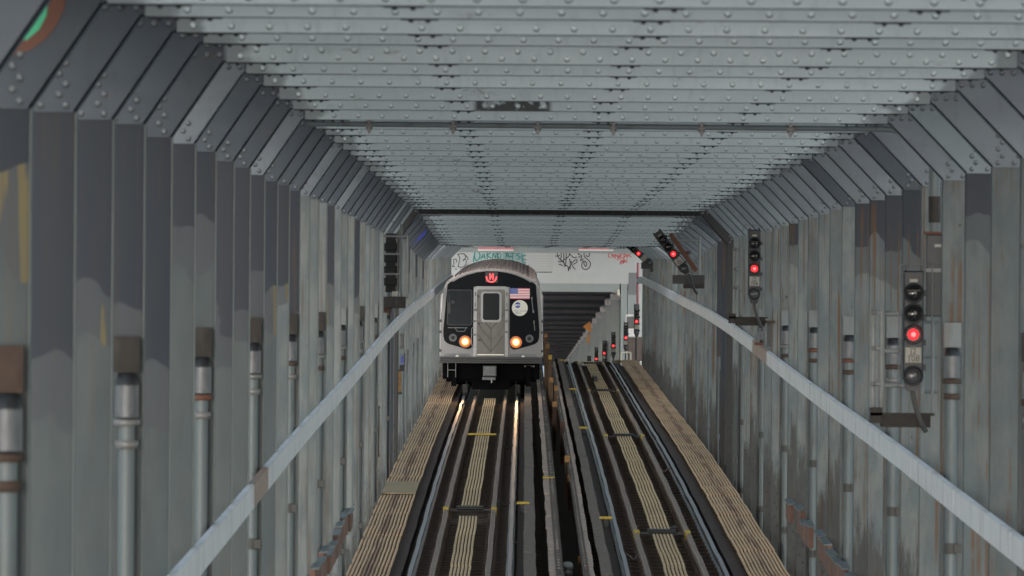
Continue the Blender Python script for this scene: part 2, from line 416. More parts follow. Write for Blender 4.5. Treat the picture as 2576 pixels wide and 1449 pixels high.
# ------------------------------------------------------------------ rails
RAILSEC = [(-.065, -.15), (.065, -.15), (.065, -.135), (.012, -.12), (.012, -.035), (.036, -.03), (.036, -.003), (.033, 0), (-.033, 0), (-.036, -.003), (-.036, -.03), (-.012, -.035), (-.012, -.12), (-.065, -.135)]
def pth(x, dz, d0, d1, k=0, step=.75):
    n = int((d1-d0)/step)
    return [(x+wob(d0+i*step, k), d0+i*step, zr(d0+i*step)+dz) for i in range(n+1)]
CL, CR = -.965, 2.385
for x, k, lab in ((CL-.765, 0, 'outer polished running rail of the left track, beside the left walkway'), (CL+.765, 0, 'inner running rail of the left track, streaked orange by the headlamp'),
               (CR-.765, 2, 'inner running rail of the right track, beside the yellow trip posts'), (CR+.765, 2, 'outer running rail of the right track, nearest the right walkway')):
    tag(MB().sweep(RAILSEC, pth(x, 0, 70, 330, k)).build('running_rail', M['rail']), lab, 'rail', 'running rails')
for x, k, lab in ((CL-.43, 0, 'brown guard rail left of the slats in the left track'), (CL+.43, 0, 'brown guard rail right of the slats in the left track'),
               (CR-.445, 2, 'brown guard rail left of the slats in the right track'), (CR+.445, 2, 'brown guard rail right of the slats in the right track')):
    tag(MB().sweep([(-.038, -.14), (.038, -.14), (.038, -.01), (.03, 0), (-.03, 0), (-.038, -.01)], pth(x, .01, 70, 240, k)).build('guard_rail', M['guard']), lab, 'guard rail', 'guard rails between the running rails')
for x, wd, dz, lab in ((CL-1.0, .20, -.04, 'dark timber guard beam outside the left track, by the left walkway'), (CL+.94, .14, -.06, 'dark timber guard beam right of the left track'),
                (CR-.93, .14, -.06, 'dark timber guard beam left of the right track'), (CR+.98, .20, -.04, 'dark timber guard beam outside the right track, by the right walkway')):
    tag(MB().sweep([(-wd/2, -.2), (wd/2, -.2), (wd/2, 0), (-wd/2, 0)], pth(x, dz, 70, 230, 1)).build('guard_timber', M['timber']), lab, 'timber beam', 'timber guard beams along the tracks')
# rail clips / chairs belong to the sleepers
def tie_mesh(cx):
    mb = MB(); mb.box(-1.28, 1.28, -.12, .12, -.30, -.155)
    for sx in (-.765, .765):
        mb.box(sx-.16, sx+.16, -.10, .10, -.155, -.145)
        for s in (-1, 1): mb.box(sx+s*.085-.02, sx+s*.085+.02, -.05, .05, -.145, -.10)
    for sx in (-.43, .43):
        for s in (-1, 1): mb.box(sx+s*.07-.025, sx+s*.07+.025, -.04, .04, -.155, -.07)
    return mb
ties = []
for cx, nm, n0 in ((CL, 'left', 0), (CR, 'right', 1)):
    d = 78.0; first = None
    while d < (163 if n0 == 0 else 222):
        if first is None:
            first = tie_mesh(cx).build('sleeper', M['tie']); o = first
        else:
            o = first.copy(); COL.objects.link(o)
        o.location = (cx, d, zr(d)); tag(o, 'dark weathered timber sleeper under the %s track' % nm, 'sleeper', 'sleepers under the %s track' % nm)
        d += .62 if n0 == 0 else .88
# third rails with their cover boards, toothed cable boards in the middle
def third(x0, x1, lab, k):
    t = thing('third_rail', (0, 80, zr(80)), lab, 'third rail', 'covered third rails')
    L = Vector((0, -80, -zr(80)))
    xm = (x0+x1)/2
    MB().sweep([(xm-.04, -.16), (xm+.04, -.16), (xm+.04, -.02), (xm-.04, -.02)], pth(0, .04, 70, 225, k)).build('contact_rail', M['timber'], t, L)
    mb = MB(); d = 70
    while d < 225:
        e = min(d+5.2, 225); mb.sweep([(x0, 0), (x1, 0), (x1, .03), (x0, .03)], pth(random.uniform(-.008, .008), .07+random.uniform(-.006, .006), d+.03, e-.03, k, .85)); d = e
    MB_ = mb.build('cover_board', M['board'], t, L)
    br = MB().box(xm-.05, xm+.05, -.06, .06, -.3, -.10).build('support_bracket', M['rust'], t); d = 84
    while d < 222:
        c = br if d == 84 else br.copy()
        if d > 84: COL.objects.link(c)
        c.location = (0, d-80, zr(d)-zr(80)); d += 3.05
third(.02, .21, 'third rail under a grimy cover board, right of the left track', 0)
third(1.19, 1.36, 'third rail under a grimy cover board, left of the right track', 2)
def toothed(x0, x1, side, lab):
    t = thing('cable_cover', (0, 80, zr(80)), lab, 'cable cover', 'notched cable covers between the tracks'); L = Vector((0, -80, -zr(80)))
    mb = MB(); d = 70
    while d < 200:
        ln = random.choice((2.0, 2.6, 3.1)); e = d+ln; dz = random.uniform(-.012, .012); dx = random.uniform(-.01, .01)
        mb.sweep([(x0+dx, -.03), (x1+dx, -.03), (x1+dx, 0), (x0+dx, 0)], pth(0, .10+dz, d+.02, e-.02, 1, .6)); d = e
    mb.build('board', M['teeth'], t, L)
    d = 85.0; xa, xb = (x0+.45*(x1-x0), x1+.02) if side > 0 else (x0-.02, x1-.45*(x1-x0))
    def one(tb, d, z):
        tb.box(xa, xb, d-.05, d+.05, z, z+.018)
        for q in (.2, .75): xx = xa+(xb-xa)*q; tb.box(xx-.016, xx+.016, d-.04, d+.04, z+.018, z+.05)
    tb = MB(); one(tb, 0, 0); src = tb.build('clamp', M['black'], t); n = 0; rest = MB()
    while d < 200:
        if n < 100:
            c = src if n == 0 else src.copy()
            if n: COL.objects.link(c)
            c.location = (0, d-80, zr(d)+.10-zr(80))
        else: one(rest, d, zr(d)+.10)
        n += 1; d += .62
    o = rest.build('clamps', M['black'], t, L); o['kind'] = 'stuff'
    bx = MB(); bx.sweep([(x0+.02, -.5), (x1-.02, -.5), (x1-.02, -.035), (x0+.02, -.035)], pth(0, .10, 70, 200, 1)); bx.build('duct', M['timber'], t, L)
toothed(.40, .61, 1, 'pale notched board cover left of the middle posts')
toothed(.93, 1.09, -1, 'pale notched board cover right of the middle posts')

# crossing pads with yellow clamps on the guard rails
def pad(c, d, lab):
    t = thing('track_crossbar', (c, d, zr(d)), lab, 'crossbar', 'dark crossbars with yellow clamps between guard rails')
    MB().bbox(-.24, .24, -.35, .35, .0, .05, .015).build('pad', M['housing'], t)
    MB().box(-.41, .41, -.12, .12, -.03, -.002).build('bar', M['black'], t)
    for s in (-1, 1):
        MB().bbox(s*.437-.048, s*.437+.048, -.32, .32, -.12, .035, .012).build('clamp', M['yellow'], t)
pad(CL, 103.6, 'dark crossbar with yellow clamps in the left track, before the train')
for dd, lab in ((97.6, 'dark crossbar with yellow clamps in the right track, nearest the camera'), (135, 'dark crossbar with yellow clamps halfway up the right track'),
                (171, 'dark crossbar with yellow clamps just below the crest of the right track'), (203.5, 'dark crossbar on the crest of the right track')):
    pad(CR, dd, lab)
yb = MB().bbox(-.34, .34, -.06, .06, .01, .055, .01).build('yellow_bar', M['yellow'], None, (CL-.02, 134.5, zr(134.5)))
tag(yb, 'long yellow bar lying across the slats of the left track', 'yellow bar')
def trip(x, d, lab):
    t = thing('trip_post', (x, d, zr(d)), lab, 'marker post', 'yellow-topped posts beside the rails')
    MB().bbox(-.05, .05, -.04, .04, -.3, .10).build('post', M['black'], t)
    MB().bbox(-.115, .115, -.07, .07, .10, .145).build('cap', M['yellow'], t)
trip(1.45, 99.5, 'yellow-topped marker post beside the right track, nearest the camera')
trip(1.45, 137, 'yellow-topped marker post beside the right track, second from the camera')
trip(1.45, 168, 'yellow-topped marker post beside the right track, third from the camera')
trip(1.36, 203, 'yellow-topped marker post on the crest of the right track')
trip(.0, 103.5, 'yellow-topped marker post beside the left track')
tb = MB(); tb.sweep([(-.12, -.02), (.12, -.02), (.12, .01), (-.12, .01)], [(0, -.1, 0), (0, .1, 0)])
tag(tb.build('yellow_tape', M['yellow'], None, (.50, 112.2, zr(112.2)+.125)), 'yellow strip across the left notched cable cover', 'strip')
# low junction box and rubbish in the right track
jb = MB().bbox(-.07, .07, -1.5, 1.5, -.02, .12, .02); jb.box(-.05, .05, -1.2, 1.2, .12, .135)
tag(jb.build('track_box', M['housing'], None, (CR-.12, 182, zr(182))), 'black box lying on the slats near the crest of the right track', 'equipment box')
for x, d, lab in ((2.0, 100.5, 'crumpled white paper beside the right track slats'), (2.66, 100.2, 'crumpled pale rag right of the right track slats')):
    mb = MB()
    for i in range(7):
        a = random.uniform(0, 6.28); mb._a([(random.uniform(-.07, .07), random.uniform(-.2, .2), random.uniform(0, .04)) for _ in range(3)], [(0, 1, 2)])
    tag(mb.build('litter', M['plate'], None, (x, d, zr(d)-.1)), lab, 'litter')
M['post_rust'] = simple('post_rust', (.15, .088, .052), .8, 0, .4, 6, streak=True, dirt=(.06, .035, .022))
M['post_top'] = simple('post_socket', (.30, .15, .05), .75, 0, .5, 14, dirt=(.07, .03, .015))
# posts between the tracks: steel posts with rusty or yellow socket tops
def mid_post(x, d, h, lab, col='rust', w_=.05, cap='yellow'):
    t = thing('steel_post', (x, d, zr(d)-.6), lab, 'post', 'steel posts between the tracks')
    mb = MB(); H = h+.6
    mb.box(-w_, w_, -.015, .015, 0, H); mb.box(-w_, -w_+.015, -.06, -.015, 0, H); mb.box(w_-.015, w_, -.06, -.015, 0, H)
    mb.build('shaft', M['post_rust'] if col == 'rust' else M[col], t)
    c = MB(); c.prism([(-w_-.008, H), (w_+.008, H), (w_+.008, H+.13), (-w_-.008, H+.13)], -.07, .03)
    c.prism([(-.018, H+.045), (.018, H+.045), (.018, H+.085), (-.018, H+.085)], -.075, -.0705)
    c.build('socket', M['post_top'] if cap in ('rust', 'rustred', 'hopper') else M[cap], t)
PX = .77
for i, (x, y, d, h, cap, col, lab) in enumerate((
        (1462, 1397, 93, 0, 'rustred', 'rust', 'rusty pair post nearest the camera, left one'), (1477, 1406, 92, 0, 'hopper', 'rust', 'rusty pair post nearest the camera, right one'),
        (1427, 1146, 118, 0, 'rust', 'rust', 'tall rusty post in the gap, ahead of the nearest pair'), (1434, 1195, 113.5, 0, 'rust', 'timber', 'short dark post leaning behind the tall rusty post'),
        (1415, 1060, 133, 0, 'timber', 'timber', 'dark brown post between the notched covers, beyond the tall rusty post'),
        (1395, 1010, 141, 0, 'rust', 'timber', 'brown flat-topped post beyond the dark one'), (1399, 970, 153, 0, 'hopper', 'rust', 'rusty post beside the train wheels'),
        (1387, 950, 160, 0, 'rust', 'rust', 'brown post under the bumper line, right of the train'),
        (1384, 893, 165, 0, 'yellow', 'rust', 'post with a yellow socket, right of the train bumper'), (1378, 865, 170, 0, 'rust', 'rust', 'taller rusty post right of the train headlamp'),
        (1373, 839, 176, 0, 'rust', 'rust', 'tallest rusty post behind the train front corner'))):
    p = at(x, y, d)
    mid_post(p.x, d, p.z-zr(d)-.13, lab, col, .045, cap)
for j, (x0, x1, d, lab) in enumerate(((-.50, -.22, 107, 'loose black cable looping between guard rail and rail of the left track, nearest'), (-.50, -.22, 131, 'loose black cable looping between guard rail and rail of the left track, farther up'),
        (1.66, 1.95, 93, 'loose tan cable looping beside the nearest crossbar of the right track'), (2.85, 3.10, 120, 'loose tan cable curling right of the right track slats'), (-.14, .02, 96, 'short loose cable by the third rail of the left track'))):
    P_ = [Vector((x0+(x1-x0)*k/8, .55*math.sin(k*.75+j), .03+.03*math.sin(k*1.1))) for k in range(9)]
    tag(MB().tube(P_, .014, 6).build('loose_cable', M['coupler2'] if j < 2 else M['guard'], None, (0, d, zr(d)-.13)), lab, 'cable')
# concrete weight stack at the bottom edge
p = at(1428, 1430, 88.5)
t = thing('insulator_stack', (p.x, p.y, zr(88.5)-.3), 'pale ribbed insulator in the gap at the bottom edge', 'insulator')
MB().lathe((0, 0, 0), (0, 0, 1), [(0, .07), (.15, .075), (.18, .06), (.2, .085), (.26, .085), (.29, .06), (.31, .085), (.37, .085), (.41, .05), (.42, 0)]).build('body', M['galv'], t)
MB().cyl((0, 0, -.2), (0, 0, .01), .03).build('stem', M['rust'], t)

# ------------------------------------------------------------------ portal frames
KL, KR, CLX, CRX = -2.66, 4.25, -2.27, 3.70
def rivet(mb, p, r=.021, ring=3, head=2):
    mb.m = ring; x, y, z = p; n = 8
    mb._a([(x+r*1.12*math.cos(2*math.pi*i/n), y-.0012, z-r*.38+r*1.12*math.sin(2*math.pi*i/n)) for i in range(n)], [tuple(range(n))])  # disc set low: painted shadow under the head
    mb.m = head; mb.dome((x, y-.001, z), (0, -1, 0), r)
def frame(d, zc, dk, lab, beam='beam', hl='haunch_dark', hr='haunch_mid', dark=(9, 9), ochre=0, rust=(.25, .9), low=(-9, -9), pale=(.8, .7), colm='column', rows=1, group='riveted portal frames over the tracks', depth=.13, cw=.33):
    zb = zr(d)-.6; t = thing('portal_frame', (0, d, zb), lab, 'steel portal frame', group)
    zk = zc-dk; Z = lambda z: z-zb
    jit = random.uniform(0, .24)
    mb = MB()
    mb.box(CLX+.02, CRX-.02, -.012, .012, Z(zc), Z(zc)+.5)
    mb.m = 1; mb.box(CLX-.02, CRX+.02, .0125, min(depth, .5 if depth > .2 else .06), Z(zc)-.004, Z(zc)+.012)  # near-black underside carries the painted shade line between beams
    x = CLX+.1+jit; mb.m = 2 if beam.startswith('beam') and beam != 'beam_dark' else 1
    while x < CRX-.08:
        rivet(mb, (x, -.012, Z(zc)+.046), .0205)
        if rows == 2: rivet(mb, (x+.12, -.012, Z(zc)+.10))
        mb.m = 2
        x += .245
    mb.m = 1
    for xs, n in ((-2.02, 4), (-.64+random.uniform(-.04, .04), 2), (.76+random.uniform(-.04, .04), 2), (2.16, 2), (3.42, 4)):
        mb.box(xs-.055*n, xs+.055*n, .014, .06, Z(zc)-.011, Z(zc)-.0045)
        for q in range(n):
            mb.dome((xs+(q-(n-1)/2)*.10, .037, Z(zc)-.011), (0, 0, -1), .018, 7)
    mb.build('crossbeam', [M[beam], M['soffit'], M['rivet'] if beam != 'beam_dark' else M['soffit'], M['rshade'] if beam != 'beam_dark' else M['soffit']], t)
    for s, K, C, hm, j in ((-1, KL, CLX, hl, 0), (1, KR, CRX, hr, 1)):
        O = K+s*(cw+.04)
        mb = MB()
        mb.prism([(O, Z(zk)), (K, Z(zk)), (C, Z(zc)), (C, Z(zc)+.5), (O, Z(zc)+.5)], -.028, -.0125)
        # inner edge angle following the slope
        n = Vector((Z(zc)-Z(zk), C-K)).normalized() if False else None
        dx, dz = C-K, zc-zk; L = math.hypot(dx, dz); nx, nz = -dz/L*(-s)*.012, abs(dx)/L*.012
        mb._a([(K, -.028, Z(zk)), (C, -.028, Z(zc)), (C, depth, Z(zc)), (K, depth, Z(zk)),
               (K+s*abs(nx), -.028, Z(zk)+nz), (C+s*abs(nx), -.028, Z(zc)+nz), (C+s*abs(nx), depth, Z(zc)+nz), (K+s*abs(nx), depth, Z(zk)+nz)],
              [(0,1,2,3), (7,6,5,4), (0,4,5,1), (2,6,7,3), (0,3,7,4), (1,5,6,2)])
        for (u0, u1, nn) in ((.052, .092, 6), (.20, .24, 6)):
            for q in range(nn):
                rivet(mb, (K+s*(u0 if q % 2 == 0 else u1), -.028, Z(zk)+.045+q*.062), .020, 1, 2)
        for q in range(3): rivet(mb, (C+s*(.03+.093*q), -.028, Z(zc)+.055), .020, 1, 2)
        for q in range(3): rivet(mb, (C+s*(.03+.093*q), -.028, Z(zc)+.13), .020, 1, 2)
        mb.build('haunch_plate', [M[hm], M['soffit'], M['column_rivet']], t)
        mb = MB(); a, b = sorted((K, K+s*cw))
        mb.bbox(a, b, -.011, depth, 0, Z(zk)+.05, .005)
        mb.box(*(sorted((K+s*.008, K+s*.07))), depth, depth+.06, 0, Z(zk))
        if s < 0: mb.m = 1; mb.box(K+.0005, K+.007, -.004, depth-.002, .02, Z(zk)); mb.m = 0  # pale strip paints the lit flange edge, left columns only
        for q in range(7):
            mb.dome((K+s*(.06 if q % 2 else .11), -.011, .75+q*.13+random.uniform(-.02, .02)), (0, -1, 0), .018, 7)
            if q < 4: mb.dome((K+s*(.22), -.011, .8+q*.22), (0, -1, 0), .018, 7)
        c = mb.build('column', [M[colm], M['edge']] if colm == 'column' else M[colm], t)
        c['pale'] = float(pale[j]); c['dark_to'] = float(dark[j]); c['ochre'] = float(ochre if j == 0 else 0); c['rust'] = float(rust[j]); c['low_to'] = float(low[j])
    return t
leftdark = {-1: .5, 0: .55, 1: -.46, 2: .02, 3: -.13, 4: -.66, 5: .42, 6: .5, 7: -.33, 8: -.16, 9: .2, 10: -.07, 11: .08, 12: -.32, 16: -.1, 20: 0}
ochres = {0: 1, 2: 1, 5: .0, 11: 1, 9: 0, 10: .7, 16: .8, 19: 1, 21: .6}
rightdark = {8: .86, 11: .62, 12: .62, 13: .5, 14: .55, 20: .7}
N_PRE = 29
palehl = {9: 'haunch_mid', 13: 'haunch_mid', 17: 'haunch_mid', 26: 'haunch_pale', 28: 'haunch_pale', 5: 'haunch_mid'}
palehr = {8: 'haunch_pale', 21: 'haunch_pale', 26: 'haunch_pale', 3: 'haunch_dark', 15: 'haunch_dark', 11: 'haunch_dark'}
frames = {}
for i in range(-1, N_PRE):
    d = 30.5+3.05*i; zc = ceil_z(d)+(random.uniform(-.012, .012) if i > 5 else 0)
    if i == -1: lab = 'nearest steel portal frame, only its left corner showing at the top left'
    elif i == 0: lab = 'portal frame with a green disc ringed in brown on its left corner plate'
    elif i == 8: lab = 'portal frame whose crossbeam carries a black sooty smear, before the ceiling pipe'
    elif i == 10: lab = 'portal frame directly behind the pipe that crosses the ceiling'
    elif i < 8: lab = 'grey riveted portal frame, %s behind the one with the green disc' % ordn(i)
    elif i == 9: lab = 'portal frame between the sooty crossbeam and the ceiling pipe'
    elif i <= 20: lab = 'grey riveted portal frame, %s beyond the ceiling pipe' % ordn(i-9)
    else: lab = 'grey riveted portal frame, %s on the camera side of the black portal' % ordn(N_PRE-i)
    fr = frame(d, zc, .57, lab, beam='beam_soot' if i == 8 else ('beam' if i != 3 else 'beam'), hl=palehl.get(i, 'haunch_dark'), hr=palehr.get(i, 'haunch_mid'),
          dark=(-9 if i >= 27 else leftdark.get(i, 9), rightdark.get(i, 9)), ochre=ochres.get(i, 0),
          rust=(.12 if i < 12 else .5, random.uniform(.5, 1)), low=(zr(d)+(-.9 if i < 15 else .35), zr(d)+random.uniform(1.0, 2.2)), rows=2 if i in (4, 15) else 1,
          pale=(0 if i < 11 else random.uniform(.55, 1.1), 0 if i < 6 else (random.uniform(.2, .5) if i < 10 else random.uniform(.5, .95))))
    frames[i] = fr
# black portal (expansion joint)
frame(119.6, 1.55, .60, 'black portal frame halfway down the tunnel', beam='beam_dark', hl='portal', hr='portal', colm='portal', depth=.5, cw=.30, dark=(9, 9))
for k in range(10):
    d = 122.6+3.05*k
    frames[100+k] = frame(d, ceil_z(d)+random.uniform(-.006, .006), .44, 'grey riveted portal frame, %s beyond the black portal' % ordn(k+1) if k != 3 else 'grey portal frame with a blue paint stroke on its left corner plate',
          beam='beam_mid' if k == 0 else 'beam', hl='haunch_dark', hr='haunch_dark' if k < 2 else 'haunch_mid',
          dark=(9 if k % 3 else .3, -9 if k < 2 else 9), rust=(.5, .9), low=(zr(d)+.5, zr(d)+random.uniform(.8, 1.6)))
for k, (d, zk) in enumerate(((158, .76), (164.1, .80), (170.2, .86), (176.3, .92), (182.4, .96), (188.5, 1.0), (194.6, 1.02), (200.7, 1.04), (205.5, 1.05))):
    frame(d, zk+.42, .42, 'pale portal frame before the open gap, %s beyond the riveted ceiling' % ordn(k+1), hl='haunch_pale' if k > 3 else 'haunch_mid', hr='haunch_pale' if k > 2 else 'haunch_mid',
          rust=(.6, .8), low=(zr(d)+.3, zr(d)+.6), group='pale portal frames beyond the riveted ceiling')
# graffiti on corner plates
f0 = frames[0]; zb = f0.location.z
def paint_patch(fr, pts, d, mat, name, label, off=-.034):
    hp = [c for c in fr.children if c.name.startswith('haunch')][0]
    q = [at(x, y, d) for x, y in pts]
    o = MB().prism([(p.x, p.z-fr.location.z) for p in q], off-.003, off).build(name, mat, hp); o['label'] = label
M['g_green'] = simple('green_spray', (.05, .42, .22), .6, 0, .15, 3); M['g_brown'] = simple('brown_spray', (.13, .05, .03), .7, 0, .2, 6)
M['g_blue'] = simple('blue_spray', (.03, .045, .30), .6, 0, .15, 6)
paint_patch(f0, [(-20, 150), (10, 142), (40, 138), (80, 125), (115, 100), (145, 62), (162, 25), (168, -10), (150, -30), (-20, -30)], 30.5, M['g_brown'], 'graffiti_ring', 'brown sprayed ring', -.031)
paint_patch(f0, [(-20, 115), (40, 108), (70, 100), (100, 75), (118, 40), (122, 10), (118, -30), (-20, -30)], 30.5, M['g_green'], 'graffiti_disc', 'green sprayed disc', -.036)
paint_patch(frames[103], [(1039, 613), (1047, 604), (1060, 588), (1072, 577), (1074, 583), (1067, 595), (1055, 604), (1049, 607)], 122.6+9.15, M['g_blue'], 'graffiti_stroke', 'blue sprayed stroke', -.036)

# ------------------------------------------------------------------ pale cable trays along both walls
def tray(xin, s, lab, d0, d1):
    t = thing('cable_tray', (xin, d0, zr(d0)), lab, 'cable tray', 'pale cable trays along the walls')
    d = d0; i = 0
    while d < d1:
        e = d+3.05; rz = random.uniform(-.002, .002)
        z0, z1 = rail_smooth(d)+2.872-t.location.z+rz, rail_smooth(e)+2.872-t.location.z+rz
        H = .245; mb = MB()
        ya, yb_ = d-d0+.018, e-d0-.018; a, b = sorted((0, s*.06)); bb = .012
        def ring(y, z): return [(a+(bb if s > 0 else 0), y, z), (b, y, z), (b, y, z+H), (a+(bb if s > 0 else 0), y, z+H), (a, y, z+H-bb), (a, y, z+bb)] if s > 0 else \
                               [(a, y, z), (b-bb, y, z), (b, y, z+bb), (b, y, z+H-bb), (b-bb, y, z+H), (a, y, z+H)]
        mb._a(ring(ya, z0)+ring(yb_, z1), [(0,1,2,3,4,5), (11,10,9,8,7,6)]+[(k, k+6, (k+1) % 6+6, (k+1) % 6) for k in range(6)])
        rusty = (s < 0 and 54 < d < 57.1) or (s > 0 and 96 < d < 102)
        p_ = mb.build('panel', M['tray_rust' if rusty else 'tray'], t)
        if rusty: p_['label'] = 'rust-stained panel'
        d = e; i += 1
tray(-2.60, -1, 'pale panelled cable tray running along the left wall', 30.6, 208)
tray(4.16, 1, 'pale panelled cable tray running along the right wall', 36.7, 208)

# terracotta board covers low on the walls
def terra(xin, s, lab, d0, d1):
    t = thing('board_casing', (xin, d0, zr(d0)), lab, 'board casing', 'terracotta board casings low on the walls')
    d = d0
    while d < d1-.1:
        e = d+1.52
        if random.random() < .12: d = e; continue
        z0 = rail_smooth(d)+.72-t.location.z; z1 = rail_smooth(e)+.72-t.location.z; h = .32+random.uniform(-.09, .06)
        a, b = sorted((0, s*.07)); ya, yc = d-d0+.14, e-d0-.10; a, b = (a+s*.03*(h > .32), b+s*.03*(h > .32))
        MB()._a([(a, ya, z0), (b, ya, z0), (b, ya, z0+h), (a, ya, z0+h), (a, yc, z1), (b, yc, z1), (b, yc, z1+h), (a, yc, z1+h)],
                [(0,1,2,3), (7,6,5,4), (0,4,5,1), (1,5,6,2), (2,6,7,3), (3,7,4,0)]).build('board', M['terra'], t)
        a2, b2 = sorted((-s*.02, s*.09))
        MB()._a([(a2, ya-.03, z0+h+.003), (b2, ya-.03, z0+h+.003), (b2, ya-.03, z0+h+.035), (a2, ya-.03, z0+h+.02), (a2, yc, z1+h+.003), (b2, yc, z1+h+.003), (b2, yc, z1+h+.035), (a2, yc, z1+h+.02)],
                [(0,1,2,3), (7,6,5,4), (0,4,5,1), (1,5,6,2), (2,6,7,3), (3,7,4,0)]).build('lid', M['pipe'], t)
        d = e
terra(-2.60, -1, 'row of terracotta boards with grey lids low on the left wall', 72, 86)
terra(4.16, 1, 'row of terracotta boards with grey lids low on the right wall', 72, 90)

# ------------------------------------------------------------------ drain pipes with hopper boxes (every third frame)
def drain(s, d, lab, src=None):
    base = zr(d)-.55; K = KL if s < 0 else KR
    t = thing('drain_pipe', (K+s*.10, d-.16, base), lab, 'drain pipe', 'drain pipes along the %s wall' % ('left' if s < 0 else 'right'))
    top = -.33-base+random.uniform(-.03, .03)
    mb = MB(); mb.box(-.088, .088, -.02, .10, top-.25, top); mb.box(-.07, .07, -.024, -.0205, top-.235, top-.03)
    h = mb.build('hopper_box', M[random.choice(('hopper', 'rust', 'hopper', 'pipe')) if s < 0 else random.choice(('pipe', 'pipe', 'hopper'))], t, (0, 0, 0))
    MB().lathe((0, .04, top-.34), (0, 0, 1), [(0, .085), (.085, .06), (.089, .0)], 14).build('shade', M['black'], t)
    mb = MB(); mb.cyl((0, .04, top-.56), (0, .04, top-.335), .083, 16); mb.box(-.012, .004, -.046, -.036, top-.53, top-.40)
    mb.build('collar', M['collar'], t)
    MB().lathe((0, .04, top-.62), (0, 0, 1), [(0, .06), (0, .095), (.045, .095), (.045, .06)], 16).build('clamp_ring', M[random.choice(('rustred', 'galv', 'rust'))], t)
    MB().lathe((0, .04, top-.78), (0, 0, 1), [(0, .06), (0, .082), (.06, .082), (.06, .05), (.16, .05)], 16).build('clamp_ring', M[random.choice(('galv', 'rust'))], t)
    MB().cyl((0, .04, 0), (0, .04, top-.60), .058, 16).build('pipe', M['pipe'], t)
    for zz in (top-2.35, top-3.7):
        if zz > .3:
            mb = MB(); mb.cyl((0, .04, zz), (0, .04, zz+.11), .066, 14); mb.box(.03, .10, -.03, .02, zz+.01, zz+.1); mb.build('joint_sleeve', M['coupler2'], t)
k = 1
for i in range(0, N_PRE, 3):
    drain(-1, 30.5+3.05*i, 'grey drain pipe under a small hopper box on the left wall, %s from the camera' % ordn(k)); k += 1
k = 1
for i in range(6, N_PRE, 3):
    drain(1, 30.5+3.05*i, 'grey drain pipe under a small hopper box on the right wall, %s from the camera' % ordn(k)); k += 1
for s, arr in ((-1, (124, 127.5, 134, 139.5, 146)), (1, (113.2, 123.5, 130, 139, 149))):
    for n, d in enumerate(arr):
        K = KL if s < 0 else KR; base = zr(d)-.5; H = 2.9
        t = thing('wall_conduit', (K-s*.03, d, base), 'thin pale conduit on the %s wall below the tray, %s beyond the black portal' % ('left' if s < 0 else 'right', ordn(n+1)) if not (s > 0 and n == 0) else 'pale conduit on the right wall just before the black portal', 'conduit', 'thin conduits below the cable trays')
        MB().cyl((0, 0, 0), (0, 0, H-.5), .022, 10).build('tube', M['pipe'], t)
        MB().cyl((0, 0, H-.5), (0, 0, H-.2), .04, 10).build('junction', M['collar'], t)
        MB().cyl((0, 0, .9), (0, 0, 1.02), .036, 10).build('sleeve', M['collar'], t)

# ------------------------------------------------------------------ pipe across the ceiling
dp = 30.5+3.05*9+2.2; a = at(772, 311, dp); b = at(2236, 325, dp)
t = thing('ceiling_pipe', (a.x, dp, a.z), 'grey pipe crossing the ceiling on brackets and bending down at the right', 'pipe')
L = Vector((-a.x, -dp, -a.z))
pts = [Vector((a.x, dp, a.z+.0))]
for x, y in ((1500, 318), (2215, 325), (2245, 327), (2272, 333), (2295, 346), (2312, 362), (2335, 400), (2352, 428), (2358, 450)):
    pts.append(at(x, y, dp))
MB().tube([p+L for p in pts], .030, 12).build('run', M['pipe'], t)
v0, v1 = at(2351, 405, dp), at(2351, 585, dp)
MB().cyl(v0+L, v1+L, .056, 14).build('drop', M['pipe'], t)
MB().cyl(at(2351, 494, dp)+L, at(2351, 560, dp)+L, .064, 14).build('sleeve', M['hopper'], t)
for x in (929, 1140, 1353, 1543, 1765, 1988):
    p = at(x, 316+(x-929)*.009, dp)+L; mb = MB()
    mb.cyl(p+Vector((-.035, -.01, 0)), p+Vector((.035, -.01, 0)), .037, 10); mb.box(p.x-.012, p.x+.012, p.y-.04, p.y-.02, p.z-.07, p.z+.08)
    mb.prism([(p.x-.03, p.z-.035), (p.x+.03, p.z-.035), (p.x+.008, p.z-.085), (p.x-.008, p.z-.085)], p.y-.05, p.y-.03)
    mb.box(p.x-.045, p.x+.045, p.y-.01, p.y+.05, p.z+.03, p.z+.05)
    mb.build('bracket', M['galv'], t)

